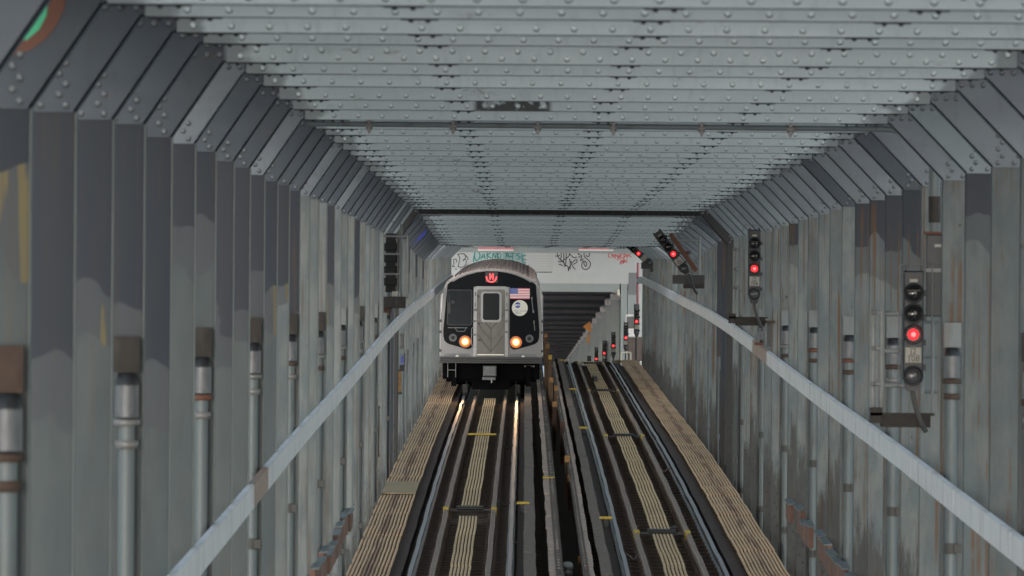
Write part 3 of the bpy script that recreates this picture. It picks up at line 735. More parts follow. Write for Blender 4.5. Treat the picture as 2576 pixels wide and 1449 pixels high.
# ------------------------------------------------------------------ signals
def signal_head(root, pitch=.215, tilt=0, txt=('J2', '106'), lit=2, n=3, rear=False, small=False, hood4=False, mount=None):
    "lamp column hanging in XZ, origin at its lowest point; parts are children of root"
    rot = Matrix.Rotation(tilt, 4, 'Y')
    def put(mb, name, mat):
        o = mb.build(name, mat, root); o.data.transform(rot); return o
    H = pitch*6; w_ = .105
    mb = MB()
    mb.bbox(-w_, w_, -.02, .16, .16, H, .015)
    mb.prism([(-w_*.9, .17), (-w_*.55, .04), (w_*.55, .04), (w_*.9, .17)], .0, .14)
    mb.bbox(-w_*1.04, w_*1.04, -.05, .0, H-pitch*1.02, H-pitch*.98+.02, .008)
    for s in (-1, 1): mb.bbox(s*w_*.75-.012, s*w_*.75+.012, .02, .08, H, H+.035, .004)
    for q in range(4): mb.bbox(w_, w_+.03, .02, .10, .25+q*pitch*1.2, .31+q*pitch*1.2, .006)
    put(mb, 'housing', M['housing'])
    mb = MB(); mb.box(-.04, .04, -.026, -.0205, H-.115, H-.085); put(mb, 'badge', M['plate'])
    zs = [H-pitch*1.08, H-pitch*2.08, H-pitch*3.08]
    ys = -.02
    for k, z in enumerate(zs+[pitch*.92]):
        low = (k == 3); r = .095
        L = .16 if not low or hood4 else .08
        mb = MB()
        prof = []
        m = 18
        for i in range(m+1):                       # visor: open at the bottom, longest at the top
            a_ = -math.pi*.22 + (math.pi*1.44)*i/m
            prof.append((math.cos(a_), math.sin(a_), L*(.35+.65*max(0, math.sin(a_)))))
        v = []; f = []
        for c, s_, l in prof:
            for (rr, yy) in ((r, ys-.012), (r*1.04, ys-l), (r*1.04-.008, ys-l), (r-.008, ys-.012)): v.append((c*rr, yy, z+s_*rr))
        for i in range(m):
            for j in range(4): f.append((i*4+j, (i+1)*4+j, (i+1)*4+(j+1) % 4, i*4+(j+1) % 4))
        f += [(0, 1, 2, 3), (m*4+3, m*4+2, m*4+1, m*4)]
        mb._a(v, f, True)
        mb.lathe((0, ys, z), (0, -1, 0), [(0, r*1.1), (.03, r*1.1), (.03, r*.86), (.0, r*.86)], 20)
        put(mb, 'visor', M['housing'])
        on = (k == lit)
        mb = MB().lathe((0, ys-.004, z), (0, -1, 0), [(0, r*.86), (.012, r*.6), (.02, r*.3), (.022, 0)], 20)
        if on: mb = MB().lathe((0, ys-.004, z), (0, -1, 0), [(0, r*.58), (.012, r*.45), (.02, r*.3), (.022, 0)], 20)
        o = put(mb, 'lens', M['red_on'] if on else (M['lens_white'] if low else M['lens_dark']))
        if on:
            o['label'] = 'lit red lens'
            mb = MB().disc(.0, ys-.03, z, r*.26, .003, 12)
            c = mb.build('filament', M['red_hot'], o); c.data.transform(rot)
    zp = pitch*1.92
    mb = MB(); mb.bbox(-.085, .085, -.05, -.021, zp-.082, zp+.082, .012); o = put(mb, 'number_plate', M['plate'])
    if txt:
        for q, tx in enumerate(txt):
            tm = text_mesh('plate_text', tx, .092, M['ink'], o, (0, 0, 0), .001, sx=.95)
            tm.data.transform(Matrix.Translation((0, -.0535, zp+.036-q*.072))); tm.data.transform(rot)
    return rot, H
def signal(name, px, py_bottom, d, lab, **kw):
    p = at(px, py_bottom, d)
    t = thing('rail_signal', p, lab, 'railway signal', 'red signals along the right wall')
    rot, H = signal_head(t, **kw)
    return t, p
# S1, nearest, by the right wall
def mount(t, p, s, tilt=0):
    # conduit from the bottom, bracket platform at wall, arm behind
    pts = [Vector((.0, .07, .06)), Vector((.02, .07, -.06)), Vector((.06, .09, -.2)), Vector((.11, .12, -.32)), Vector((.15, .15, -.38))]
    MB().tube(pts, .028, 10).build('cable', M['coupler2'], t)
    mb = MB()
    mb.box(-.30, .20, .2, .55, -.34, -.20); mb.box(-.42, -.30, .18, .42, -.30, -.14); mb.box(-.42, .24, .18, .2, -.22, -.19)
    mb.build('platform', M['hopper'], t)
M['cage'] = simple('cage_paint', (.20, .205, .20), .55, 0, .2, 8, dirt=(.09, .07, .05))
def cage(loc, lab, w0, w1, h0, h1, bars, mat='cage', wiref=None):
    t = thing('pipe_cage', loc, lab, 'pipe railing', 'pipe cages round the signals')
    mb = MB()
    for x in (w0, w1): mb.cyl((x, 0, h0), (x, 0, h1), .029, 10)
    mb.build('upright', M[mat], t)
    mb = MB()
    for h in bars: mb.cyl((w0, 0, h), (w1, 0, h), .024, 10)
    mb.build('rail', M[mat], t)
    mb = MB()
    for h in bars: mb.dome((w0, -.02, h), (0, -1, 0), .03)
    mb.build('elbow', M['galv'], t)
    if wiref:
        a_, b_, c_, e_ = wiref; mb = MB()
        mb.tube([Vector((a_, -.12, c_)), Vector((a_, -.12, e_)), Vector((b_, -.12, e_)), Vector((b_, -.12, c_))], .0075, 8)
        mb.build('wire_hoop', M['wire'], t)
    return t
t1, p1 = signal('s', 2296, 993, 58.4, 'signal lit red over plate J2 108, nearest the camera', pitch=.212, txt=('J2', '108'), lit=2, hood4=True)
mount(t1, p1, 1)
cage((p1.x-.02, 58.9, p1.z), 'pale pipe cage behind the nearest red signal', -.36, -.27, -.28, .86, (.84, .47, .10), wiref=(-.10, .24, -.2, 1.33))
t = thing('pipe_cage', (p1.x-.02, 58.95, p1.z), 'pale arms reaching from their upright to the back of the nearest red signal', 'pipe railing'); 
for h in (.83, .44, .085): MB().cyl((-.27, -.02, h), (-.02, -.02, h), .024, 10).build('arm', M['cage'], t)
t = thing('pipe_cage', (4.17, 58.95, p1.z), 'pale pipe frame on the wall right of the J2 108 signal', 'pipe railing')
for q in (.02, .12): MB().cyl((q-.06, 0, .0), (q-.06, 0, .76), .020, 10).build('upright', M['cage'], t)
for h in (.74, .38, .02): MB().cyl((-.04, 0, h), (.12, 0, h), .015, 10).build('rail', M['pipe'], t)
mb = MB(); p = at(2351, 590, 59.0)
t = thing('junction_box', (p.x, 59.0, p.z-.85), 'tall dark junction box under the ceiling pipe drop, behind the J2 108 signal', 'junction box')
MB().bbox(-.085, .085, -.02, .14, .0, .85).build('case', M['black'], t); MB().box(-.09, .09, -.035, -.02, .46, .50).build('strap', M['galv'], t)
MB().box(.0, .07, -.028, -.021, .72, .75).build('label_plate', M['plate'], t)
mb = MB(); mb.box(-.10, .10, -.03, .15, .85, .88); mb.build('lid', M['rustred'], t)
# S2
t2, p2 = signal('s', 1897, 769, 96.5, 'signal lit red over plate J2 106, before the black portal', pitch=.215, txt=('J2', '106'), lit=2)
mount(t2, p2, 1)
cage((p2.x-.02, 97, p2.z), 'pale pipe cage and wire hoop behind the red signal before the black portal', -.30, -.18, -.30, .98, (.96, .62, .30), wiref=(-.16, .18, -.2, 1.37))
t = thing('wall_bracket', (4.16, 96.9, p2.z-.55), 'rusty ledge bracket on the wall under the J2 106 signal', 'wall bracket')
MB().box(-.06, .10, -.3, .1, .25, .30).build('ledge', M['rust'], t); MB().box(-.03, .05, -.04, .0, -.15, .25).build('strut', M['black'], t)
t = thing('cable_gland', (p2.x+.07, 96.3, p2.z-.62), 'small hooked conduit with a red base under the J2 106 signal', 'conduit')
MB().tube([Vector((0, 0, 0)), Vector((0, 0, .16)), Vector((.03, 0, .22)), Vector((.09, 0, .20)), Vector((.10, 0, .02))], .022, 8).build('hook', M['collar'], t); MB().bbox(-.06, .08, -.03, .05, -.05, 0).build('base', M['rustred'], t)
# S3 leaning
t3, p3 = signal('s', 1733, 692, 127, 'leaning signal lit red over plate J2 103, beyond the black portal', pitch=.2, txt=('J2', '103'), lit=2, tilt=-R(37))
MB().tube([Vector((.0, .05, .03)), Vector((.06, .05, -.10)), Vector((.09, .06, -.25)), Vector((.16, .08, -.38)), Vector((.2, .08, -.42))], .03, 10).build('cable', M['housing'], t3)
p = at(1752, 682, 126.4); q = at(1686, 588, 126.4)
t = thing('diagonal_strut', p, 'rust-brown diagonal strut beside the leaning J2 103 signal', 'steel strut')
d_ = (q-p); n_ = Vector((-d_.z, 0, d_.x)).normalized()*.05
MB().prism([(n_.x, n_.z), (-n_.x, -n_.z), (d_.x-n_.x, d_.z-n_.z), (d_.x+n_.x, d_.z+n_.z)], 0, .05).build('bar', M['rustred'], t)
MB().box(d_.x*.45+.02, d_.x*.45+.13, -.02, 0, d_.z*.45, d_.z*.45+.07).build('lug', M['rust'], t)
MB().prism([(n_.x*.9, n_.z*.9), (n_.x*.9-.0, n_.z*.9-.01), (d_.x+n_.x*.9, d_.z+n_.z*.9-.01), (d_.x+n_.x*.9, d_.z+n_.z*.9)], -.06, 0).build('flange', M['rust'], t)
p = at(1722, 703, 127.4)
t = thing('signal_platform', p, 'dark ledge on the wall below the leaning J2 103 signal', 'ledge')
MB().box(-.27, .45, 0, .4, -.10, .10).build('ledge', M['housing'], t); MB().box(-.02, .45, .0, .3, -.20, -.10).build('step', M['hopper'], t)
cage((at(1700, 700, 128).x, 128.3, at(1700, 700, 128).z), 'grey pipe frame behind the leaning J2 103 signal', -.02, .54, -.1, .95, (.85, .38, .05))
# S4 far leaning
t4, p4 = signal('s', 1645, 671, 190, 'far leaning signal lit red, before the white bulkhead', pitch=.232, txt=('J2', '101'), lit=2, tilt=-R(50))
MB().tube([Vector((.0, .05, .03)), Vector((.07, .05, -.08)), Vector((.10, .06, -.3)), Vector((.2, .08, -.42))], .035, 10).build('cable', M['housing'], t4)
p = at(1632, 669, 191)
t = thing('signal_platform', p, 'dark ledge on the wall below the far leaning signal', 'ledge')
MB().box(-.25, .55, 0, .4, -.10, .12).build('ledge', M['housing'], t); MB().box(.05, .5, .0, .3, -.2, -.10).build('step', M['hopper'], t)
# far upright signals beyond the crest on posts
for x, y, d, n_, lab in ((1601.5, 808.7, 224, 5, 'signal lit red beside the pink pole, beyond the crest'), (1574.6, 849.5, 252, 5, 'signal lit red beyond the crest in front of the small cabinet'),
                     (1542.8, 870, 282, 5, 'signal lit red just inside the far tunnel mouth'), (1520, 888.5, 311, 5, 'signal lit red deep in the far tunnel, second lowest lamp'),
                     (1500, 903, 335, 5, 'signal lit red deep in the far tunnel, lowest lamp at the crest')):
    p = at(x, y, d); pitch = .22; H = pitch*6
    o = Vector((p.x, d, p.z-(H-pitch*3.08)))
    t = thing('rail_signal', o, lab, 'railway signal', 'small red signals beyond the crest')
    signal_head(t, pitch=pitch, txt=('J2',), lit=2)
    MB().cyl((0, .2, zr(d)-o.z-.3), (0, .2, .3), .04, 8).build('post', M['black'], t)
p = at(1520, 860, 335)
# dark little signal top on the crest
t = thing('dwarf_signal', at(1482, 914, 318), 'small unlit black signal rising just above the crest', 'dwarf signal')
mb = MB(); mb.bbox(-.11, .11, 0, .15, -.4, .42, .03); mb.build('housing', M['housing'], t); MB().lathe((0, -.01, .3), (0, -1, 0), [(0, .10), (.08, .10), (.08, .085), (0, .085)], 14).build('visor', M['housing'], t)

# left: back of a signal in a pipe cage on a platform
D5 = 108.5; p = at(982, 735, D5)
t = thing('rear_signal', p, 'black signal seen from behind inside a rusty cage on the left wall', 'railway signal')
mb = MB(); mb.bbox(-.095, .095, 0, .16, 0, 1.12, .02)
for z in (.2, .42, .64, .86): mb.bbox(-.125, .125, -.03, .12, z-.075, z+.075, .03)
mb.build('housing', M['void'], t)
MB().box(-.02, .02, .16, .5, .0, .9).build('bracket', M['black'], t)
mb = MB(); mb.box(.19, .23, .0, .04, -.1, 1.3); mb.build('conduit', M['pipe'], t)
p = at(984, 762, D5-.2)
t = thing('signal_platform', p, 'weathered timber platform with clutter under the rear-facing signal', 'platform')
MB().bbox(-.27, .27, -.3, .5, -.10, .12).build('deck', M['hopper'], t); MB().box(-.25, .0, -.1, .4, -.19, -.10).build('beam', M['timber'], t)
MB().bbox(.02, .14, -.2, .0, .12, .22).build('box', M['plate'], t)
p = at(990, 745, D5-.4)
t = thing('pipe_cage', p, 'rusty and pale pipe cage on the left wall round the rear-facing signal', 'pipe railing', 'pipe cages round the signals')
MB().cyl((-.275, 0, -.05), (-.275, 0, 1.14), .03, 10).build('upright', M['rust'], t); MB().cyl((.265, 0, -.05), (.265, 0, 1.16), .024, 10).build('upright', M['galv'], t)
for h in (1.14, .80, .42): MB().cyl((-.25, 0, h), (.26 if h > 1 else .12, 0, h), .022, 10).build('rail', M['galv'], t)
MB().tube([Vector((-.23, .3, .1)), Vector((-.23, .3, 1.42)), Vector((.11, .3, 1.42)), Vector((.11, .3, .1))], .009, 8).build('wire_hoop', M['wire'], t)

# blue lamp and small switch boxes on the left wall by the black portal
p = at(1002, 905, 121)
t = thing('blue_lamp', (KL+.06, 121, p.z), 'small blue lamp on the left wall just beyond the black portal', 'lamp')
MB().cyl((0, 0, -.08), (0, 0, .08), .018, 10).build('globe', emit('blue_glow', (.03, .06, 1), .14), t); MB().bbox(-.05, .05, -.03, .06, -.24, -.11).build('box', M['black'], t)
for x, y, d, h, lab, mt in ((1006, 960, 121, .22, 'ochre switch box on the left wall below the blue lamp', 'post_top'), (950, 1085, 104, .42, 'black vertical lever box low on the left wall', 'black'),
                       (1012, 858, 122.5, .12, 'small black clamp box on the left wall conduit', 'black')):
    p = at(x, y, d); t = thing('switch_box', (p.x, d-.15, p.z), lab, 'switch box')
    MB().bbox(-.035, .035, -.03, .05, -h, h).build('case', M[mt], t); MB().box(-.05, .05, -.02, .06, h, h+.05).build('cap', M['black'], t); MB().box(-.05, .05, -.02, .06, -h-.05, -h).build('foot', M['black'], t)

# ------------------------------------------------------------------ train
TD = 164.0; TX = -.952
M['steel_front'] = simple('train_pale_grey', (.165, .16, .16), .42, .15, .08, 2, dirt=(.16, .15, .15), dirt_amt=.4)
M['mask'] = simple('train_black_glass', (.0035, .0045, .006), .35, 0, .2, 2, spec=.05)
M['door'] = simple('train_door', (.10, .092, .08), .45, .25, .16, 3, dirt=(.13, .12, .105), dirt_amt=.6)
M['doorframe'] = simple('train_door_frame', (.21, .21, .21), .35, .3, .08, 4)
M['winglass'] = simple('train_window', (.012, .014, .015), .3, 0, .3, 5, spec=.08)
M['cabglass'] = simple('cab_window', (.009, .013, .016), .3, 0, .6, 2.2, spec=.08)
M['roof'] = simple('train_roof', (.52, .41, .385), .6, .05, .18, 5, dirt=(.26, .20, .17), dirt_amt=.7)
M['side'] = simple('stainless_side', (.42, .40, .38), .35, .6, .12, 3)
M['under'] = simple('undercarriage', (.0035, .0035, .004), .9, 0, .4, 4, spec=.05)
M['sill'] = simple('bumper_sill', (.05, .048, .047), .6, 0, .25, 6)
M['coupler'] = simple('coupler_iron', (.13, .13, .13), .6, .2, .4, 12)
M['head_on'] = emit('headlamp', (1, .20, .025), .32)  # weak orange lens, widened as the outer part of the glare halo
M['head_core'] = emit('headlamp_core', (1, .52, .16), 4)
M['head_halo'] = emit('headlamp_halo', (1, .28, .04), 1.1)  # glow painted in for the halo round the bulb
M['wheel'] = simple('wheel_steel', (.30, .30, .31), .35, .7, .2, 8)
M['fl_red'] = simple('flag_red', (.55, .035, .06), .5, 0, .03, 3); M['fl_white'] = simple('flag_white', (.72, .70, .70), .5, 0, .02, 3); M['fl_blue'] = simple('flag_blue', (.03, .05, .25), .5, 0, .03, 3)
M['disc_cream'] = simple('disc_cream', (.62, .58, .48), .5, 0, .03, 3)
M['led'] = emit('led_red', (1, .03, .035), 2.6)
M['bar_white'] = simple('bright_strip', (.72, .68, .58), .4, 0, .05, 5)
SEC = [(-1.455, 1.06), (-1.47, 1.5), (-1.485, 1.87), (-1.455, 2.3), (-1.40, 2.97), (-1.375, 3.16), (-1.31, 3.27), (-1.20, 3.36), (-1.0, 3.465), (-.75, 3.56), (-.45, 3.635), (-.15, 3.668)]
SEC = SEC+[(-x, z) for x, z in reversed(SEC)]
def px(x): return (x-1236.9)/87.3
def pz(y): return (999.3-y)/87.3
def arc(cx, cz, r, a0, a1, n=6): return [(cx+r*math.cos(R(a0+(a1-a0)*i/n)), cz+r*math.sin(R(a0+(a1-a0)*i/n))) for i in range(n+1)]
def rrect(x0, x1, z0, z1, r, top_only=False, n=5):
    p = arc(x1-r, z1-r, r, 0, 90, n)+arc(x0+r, z1-r, r, 90, 180, n)
    if top_only: return p+[(x0, z0), (x1, z0)]
    return p+arc(x0+r, z0+r, r, 180, 270, n)+arc(x1-r, z0+r, r, 270, 360, n)
LEN = 18.2
def car(d0, lab, front):
    d1 = d0+LEN; z0, z1 = rail_smooth(d0+2.5), rail_smooth(d1-2.5)
    pitch = math.atan2(z1-z0, LEN-5)
    t = thing('subway_car', (TX, d0, z0-math.tan(pitch)*2.5), lab, 'subway car', 'cars of the subway train')
    t.rotation_euler = (pitch, 0, 0)
    mb = MB(); mb.prism(SEC, .0, LEN)
    body = mb.build('body', M['steel_front'], t)
    r = MB()
    up = [(x, z) for x, z in SEC if z > 3.25]
    r.prism([(x*1.004, z+.012) for x, z in up]+[(x*.98, z-.05) for x, z in reversed(up)], .35, LEN-.35)
    for i in range(-9, 10):        # roof corrugation
        x = i*.12; zz = 3.685-.155*(x/1.0)**2*1.15
        r.box(x-.012, x+.012, .4, LEN-.4, zz-.05, zz+.018)
    for yy in [1.1+1.55*j for j in range(11)]:
        r.prism([(x*1.006, z+.03) for x, z in up]+[(x*.98, z-.02) for x, z in reversed(up)], yy, yy+.05)
    r.build('roof', M['roof'], t)
    for s in (-1, 1):
        for j in range(4):
            y0 = 1.6+j*4.4; MB().prism([(s*1.478, 1.15), (s*1.50, 1.15), (s*1.47, 2.95), (s*1.40, 2.95)], y0, y0+1.3).build('side_door', M['side'], t)
    u = MB(); u.box(-1.30, 1.30, .5, LEN-.3, .42, 1.05)
    u.build('underframe', M['under'], t)
    for yy in (2.6, LEN-2.6):
        tr = MB(); tr.bbox(-1.05, 1.05, yy-1.5, yy+1.5, .32, .62, .04); tr.box(-.6, .6, yy-1.3, yy+1.3, .25, .45)
        tr = tr.build('truck', M['under'], t)
        for s in (-1, 1):
            for q in (-1.05, 1.05):
                MB().lathe((s*.765-.065, yy+q, .43), (1, 0, 0), [(0, .0), (0, .43), (.13, .43), (.13, .0)], 24).lathe((s*(.765-.055)-.015, yy+q, .43), (1, 0, 0), [(0, .0), (0, .455), (.03, .455), (.03, 0)], 24).build('wheel', M['wheel'], tr)
    return t
T = car(TD, 'leading subway car with lit headlamps, red sign and flag', True)
for k in range(1, 4):
    car(TD+k*(LEN+.6), 'subway car of the train, %s behind the leading car' % ordn(k) if k > 1 else 'second subway car, its tan roof showing over the leading car', False)
def fr(pts, y0, y1, name, mat, par=T, lab=None):
    mb = MB(); mb.prism(pts, y0, y1); o = mb.build(name, mat, par)
    if lab: o['label'] = lab
    return o
# black mask, one outline around the door
arch = [(x*.985, z-.035) for x, z in SEC if z > 3.2]
L_ = [(px(1126.6), pz(707)), (px(1121), pz(770)), (px(1116), pz(831)), (px(1116.5), pz(848)), (px(1119), pz(858)), (px(1125), pz(864)), (px(1133), pz(867.5)), (px(1150), pz(872)),
      (px(1172), pz(878.5)), (px(1181), pz(879.5)), (px(1188), pz(875)), (px(1191), pz(866)), (px(1191.5), pz(722))]
Rr = [(-x, z) for x, z in reversed(L_)]
top_arch = [(x*.93, z-.045) for x, z in reversed(SEC) if z > 3.33]
mask_pts = L_+[( -L_[-1][0], L_[-1][1])]+Rr[1:]+top_arch
mask = fr(mask_pts, -.028, .005, 'black_mask', M['mask'])
# white rim over arch
rim = MB()
oa = [(x, z) for x, z in SEC if z > 3.14]
for i in range(len(oa)-1):
    (x0, z0), (x1, z1) = oa[i], oa[i+1]
    rim.prism([(x0, z0), (x1, z1), (x1*.975, z1-.028), (x0*.975, z0-.028)], -.04, -.001)
rim.build('roof_rim', M['doorframe'], T)
# door and frame
mb = MB(); o_ = rrect(px(1191.7), px(1279.5), pz(897.5), pz(720.7), .10, True); i_ = rrect(px(1200), px(1271), pz(897.5), pz(728.5), .07, True)
n = len(o_); v = [(a_[0], y, a_[1]) for y in (-.075, -.001) for a_ in o_]+[(a_[0], y, a_[1]) for y in (-.075, -.001) for a_ in i_]
f = []
for i in range(n-1):
    if i == n-2: continue
    j = i+1; f += [(i, j, 2*n+j, 2*n+i), (i, n+i, n+j, j), (2*n+i, 2*n+j, 3*n+j, 3*n+i), (n+i, 3*n+i, 3*n+j, n+j)]
j = 0; i = n-1; f += [(i, j, 2*n+j, 2*n+i), (i, n+i, n+j, j), (2*n+i, 2*n+j, 3*n+j, 3*n+i), (n+i, 3*n+i, 3*n+j, n+j)]
mb._a(v, f); mb.build('door_frame', M['doorframe'], T)
door = fr(rrect(px(1199), px(1272), pz(897), pz(727.8), .07, True), -.045, .0, 'end_door', M['door'])
def ringp(mb, o_, i_, y0, y1):
    n = len(o_); v = [(a_[0], y, a_[1]) for y in (y0, y1) for a_ in o_]+[(a_[0], y, a_[1]) for y in (y0, y1) for a_ in i_]; f = []
    for i in range(n):
        j = (i+1) % n; f += [(i, j, 2*n+j, 2*n+i), (i, n+i, n+j, j), (2*n+i, 2*n+j, 3*n+j, 3*n+i), (n+i, 3*n+i, 3*n+j, n+j)]
    mb._a(v, f); return mb
ringp(MB(), rrect(px(1210), px(1262), pz(811), pz(734), .10), rrect(px(1215.3), px(1256.8), pz(805.5), pz(738), .07), -.065, -.046).build('window_frame', M['doorframe'], door)
fr(rrect(px(1215), px(1257), pz(806), pz(737.6), .07), -.052, -.046, 'window_pane', M['winglass'], door)
V = lambda *a_: [(px(1082.2+x*.15111), pz(785.9+y*.15111)) for x, y in a_]
dl = MB()
for s in ([(820, 18), (905, 150), (1020, 278)], [(1240, 12), (1140, 145), (1020, 278)], [(808, 190), (890, 320), (1012, 455)], [(815, 380), (900, 520), (1018, 655)], [(1225, 385), (1130, 520), (1020, 655)], [(1020, 280), (1020, 470), (1020, 660)]):
    dl.stroke(V(*s), .028 if s[0][0] != 1020 else .018, -.046, .012)
dl.build('door_ribs', M['sill'], door)
dl = MB(); dl.stroke(V((1240, 180), (1150, 360), (1030, 445)), .012, -.046, .005)
for q in ((820, 190), (820, 460), (812, 930)): pass
dl.build('scuff', M['sill'], door)
fr([V((790, 698))[0], V((1238, 698))[0], V((1238, 716))[0], V((790, 716))[0]], -.07, -.0455, 'threshold', M['bar_white'], door)
hb = MB()
for x, y in ((818, 185), (822, 462)): a_ = V((x, y))[0]; hb.bbox(a_[0]-.03, a_[0]+.03, -.06, -.046, a_[1]-.03, a_[1]+.03); hb.box(a_[0], a_[0]+.10, -.075, -.06, a_[1]-.008, a_[1]+.008)
a_ = (px(1203), pz(746)); hb.bbox(a_[0]-.03, a_[0]+.03, -.06, -.046, a_[1]-.03, a_[1]+.03)
hb.build('latch', M['sill'], door)
hg = MB()
for x in (742, 1272):
    for y in (30 if x == 0 else 150, 325 if x > 1000 else 375):
        a_ = V((x, y))[0]; hg.bbox(a_[0]-.05, a_[0]+.05, -.10, -.076, a_[1]-.025, a_[1]+.025)
for x in (1196, 1275):
    hg.bbox(px(x)-.045, px(x)+.045, -.10, -.076, pz(780)-.03, pz(780)+.03)
    hg.cyl((px(x), -.11, pz(735)), (px(x), -.11, pz(745)), .015); hg.cyl((px(x), -.11, pz(762)), (px(x), -.11, pz(772)), .015)
hg.build('door_hinges', M['coupler'], T)
# cab window
cw_ = fr(rrect(px(1127), px(1187), pz(818), pz(731), .05), -.034, -.029, 'cab_window', M['cabglass'])
ringp(MB(), rrect(px(1125.5), px(1188.2), pz(819.5), pz(729.5), .06), rrect(px(1127.4), px(1186.3), pz(817.6), pz(731.4), .05), -.038, -.029).build('window_gasket', M['housing'], cw_)
mb = MB(); mb.box(px(1128), px(1133), -.037, -.0345, pz(790), pz(762)); mb.box(px(1136), px(1143), -.037, -.0345, pz(765), pz(757)); mb.stroke([(px(1130), pz(742)), (px(1133), pz(785))], .02, -.0345, .002)
mb.build('reflection_sticker', M['housing'], cw_)
mb = MB(); mb.tube([Vector((a_[0], -.06, a_[1])) for a_ in V((300, 262), (628, 262))], .011, 8); mb.tube([Vector((a_[0], -.06, a_[1])) for a_ in V((422, 265), (455, 320), (575, 320), (605, 266))], .009, 8)
mb.build('wiper', M['doorframe'], T)
mb = MB(); mb.tube([Vector((a_[0], -.10, a_[1])) for a_ in V((735, 252), (708, 256), (696, 275), (694, 400), (698, 545), (712, 568), (738, 570))], .011, 8); mb.build('grab_rail', M['doorframe'], T)
mb = MB(); mb.tube([Vector((px(1337.5), -.07, pz(747))), Vector((px(1342), -.07, pz(787)))], .012, 8); mb.box(px(1336), px(1340), -.06, -.028, pz(753), pz(747)); mb.box(px(1340), px(1344), -.06, -.028, pz(786), pz(780)); mb.build('grab_rail', M['galv'], T)
mb = MB(); mb.tube([Vector((a_[0], -.07, a_[1])) for a_ in V((1730, 130), (1748, 300))], .012, 8); mb.box(V((1722, 0))[0][0], V((1745, 0))[0][0], -.06, -.028, V((0, 178))[0][1], V((0, 135))[0][1]); mb.build('grab_rail', M['galv'], T)
# headlights
for (x, y) in ((1171, 860), (1299, 860.7)):
    h = MB().lathe((px(x), -.03, pz(y)), (0, -1, 0), [(0, .175), (.012, .175), (.012, .166), (.005, .165)], 22).build('headlight', M['doorframe'], T)
    MB().lathe((px(x), -.04, pz(y)), (0, -1, 0), [(0, .165), (.012, .14), (.016, 0)], 26).build('lens', M['head_on'], h)
    MB().disc(px(x), -.059, pz(y), .075, .004, 20).build('bulb', M['head_core'], h); MB().disc(px(x), -.0548, pz(y), .115, .004, 24).build('glare_halo', M['head_halo'], h)  # wider glowing disc stands for lamp glare
    ld = bpy.data.lights.new('headlamp_beam', 'SPOT'); ld.energy = 70; ld.color = (1, .55, .24); ld.spot_size = R(70); ld.spot_blend = .8; ld.shadow_soft_size = .08
    lo = bpy.data.objects.new('headlamp_beam', ld); COL.objects.link(lo); lo.parent = h; lo.location = (px(x), -.12, pz(y)); lo.rotation_euler = (R(86), 0, R(180))
    lo.rotation_euler = Vector((0, -1, -.055)).to_track_quat('-Z', 'Y').to_euler()
for (x, y) in ((1140.4, 850.6), (1333, 851.6)):
    h = MB().lathe((px(x), -.03, pz(y)), (0, -1, 0), [(0, .115), (.03, .115), (.035, .09), (.01, .08), (.012, .06), (.02, .055)], 22).build('marker_light', M['coupler'], T)
    MB().lathe((px(x), -.035, pz(y)), (0, -1, 0), [(0, .056), (.01, .04), (.014, 0)], 18).build('lens', M['hopper'], h)
# red sign: circle arc with the letter strokes
sg = fr([(px(1221), pz(711)), (px(1252), pz(711)), (px(1252), pz(685)), (px(1221), pz(685))], -.032, -.0285, 'route_sign', M['housing'])
mb = MB(); cx, cz = px(1236), pz(697.5)
mb.stroke([(cx+.142*math.cos(R(a_)), cz+.142*math.sin(R(a_))) for a_ in range(172, 372, 12)], .026, -.0325, .004)
mb.stroke([(cx-.038, cz+.10), (cx-.038, cz-.065)], .022, -.0325, .004); mb.stroke([(cx+.046, cz+.10), (cx+.046, cz-.065)], .022, -.0325, .004)
mb.stroke([(cx-.002, cz+.045), (cx+.002, cz-.01)], .028, -.0325, .004)
mb.build('led_letter', M['led'], sg)
# flag
fx0, fx1, fz0, fz1 = px(1283), px(1332.7), pz(752), pz(724.8)
fl = fr([(fx0, fz0), (fx1, fz0), (fx1, fz1), (fx0, fz1)], -.031, -.0285, 'flag', M['fl_white'])
mb = MB(); hh = (fz1-fz0)/13
for k in range(0, 13, 2): mb.box(fx0, fx1, -.033, -.0312, fz1-(k+1)*hh, fz1-k*hh)
mb.build('red_stripes', M['fl_red'], fl)
mb = MB(); mb.box(fx0, fx0+.40*(fx1-fx0), -.035, -.0332, fz1-7*hh, fz1); mb.build('canton', M['fl_blue'], fl)
mb = MB()
for r_ in range(9):
    for c_ in range(6 if r_ % 2 == 0 else 5):
        x = fx0+(.035+.066*c_+(.033 if r_ % 2 else 0))*(fx1-fx0); z = fz1-hh*(.7+.7*r_)
        mb.disc(x, -.0352, z, .0055, .001, 5)
mb.build('stars', M['fl_white'], fl)
# round logo
lg = MB().disc(px(1308), -.0285, pz(774.7), .228, .003, 36).build('round_emblem', M['disc_cream'], T)
MB().disc(px(1302.8), -.032, pz(767.5), .083, .001, 24).build('blue_roundel', M['fl_blue'], lg)
text_mesh('emblem_text', 'MTA', .078, M['fl_white'], lg, (px(1303.4), -.0345, pz(768)), .0008, bold=.002)
text_mesh('emblem_text', 'New York City\nSubway', .062, M['fl_blue'], lg, (px(1295), -.0335, pz(784.5)), .0008, 'LEFT')
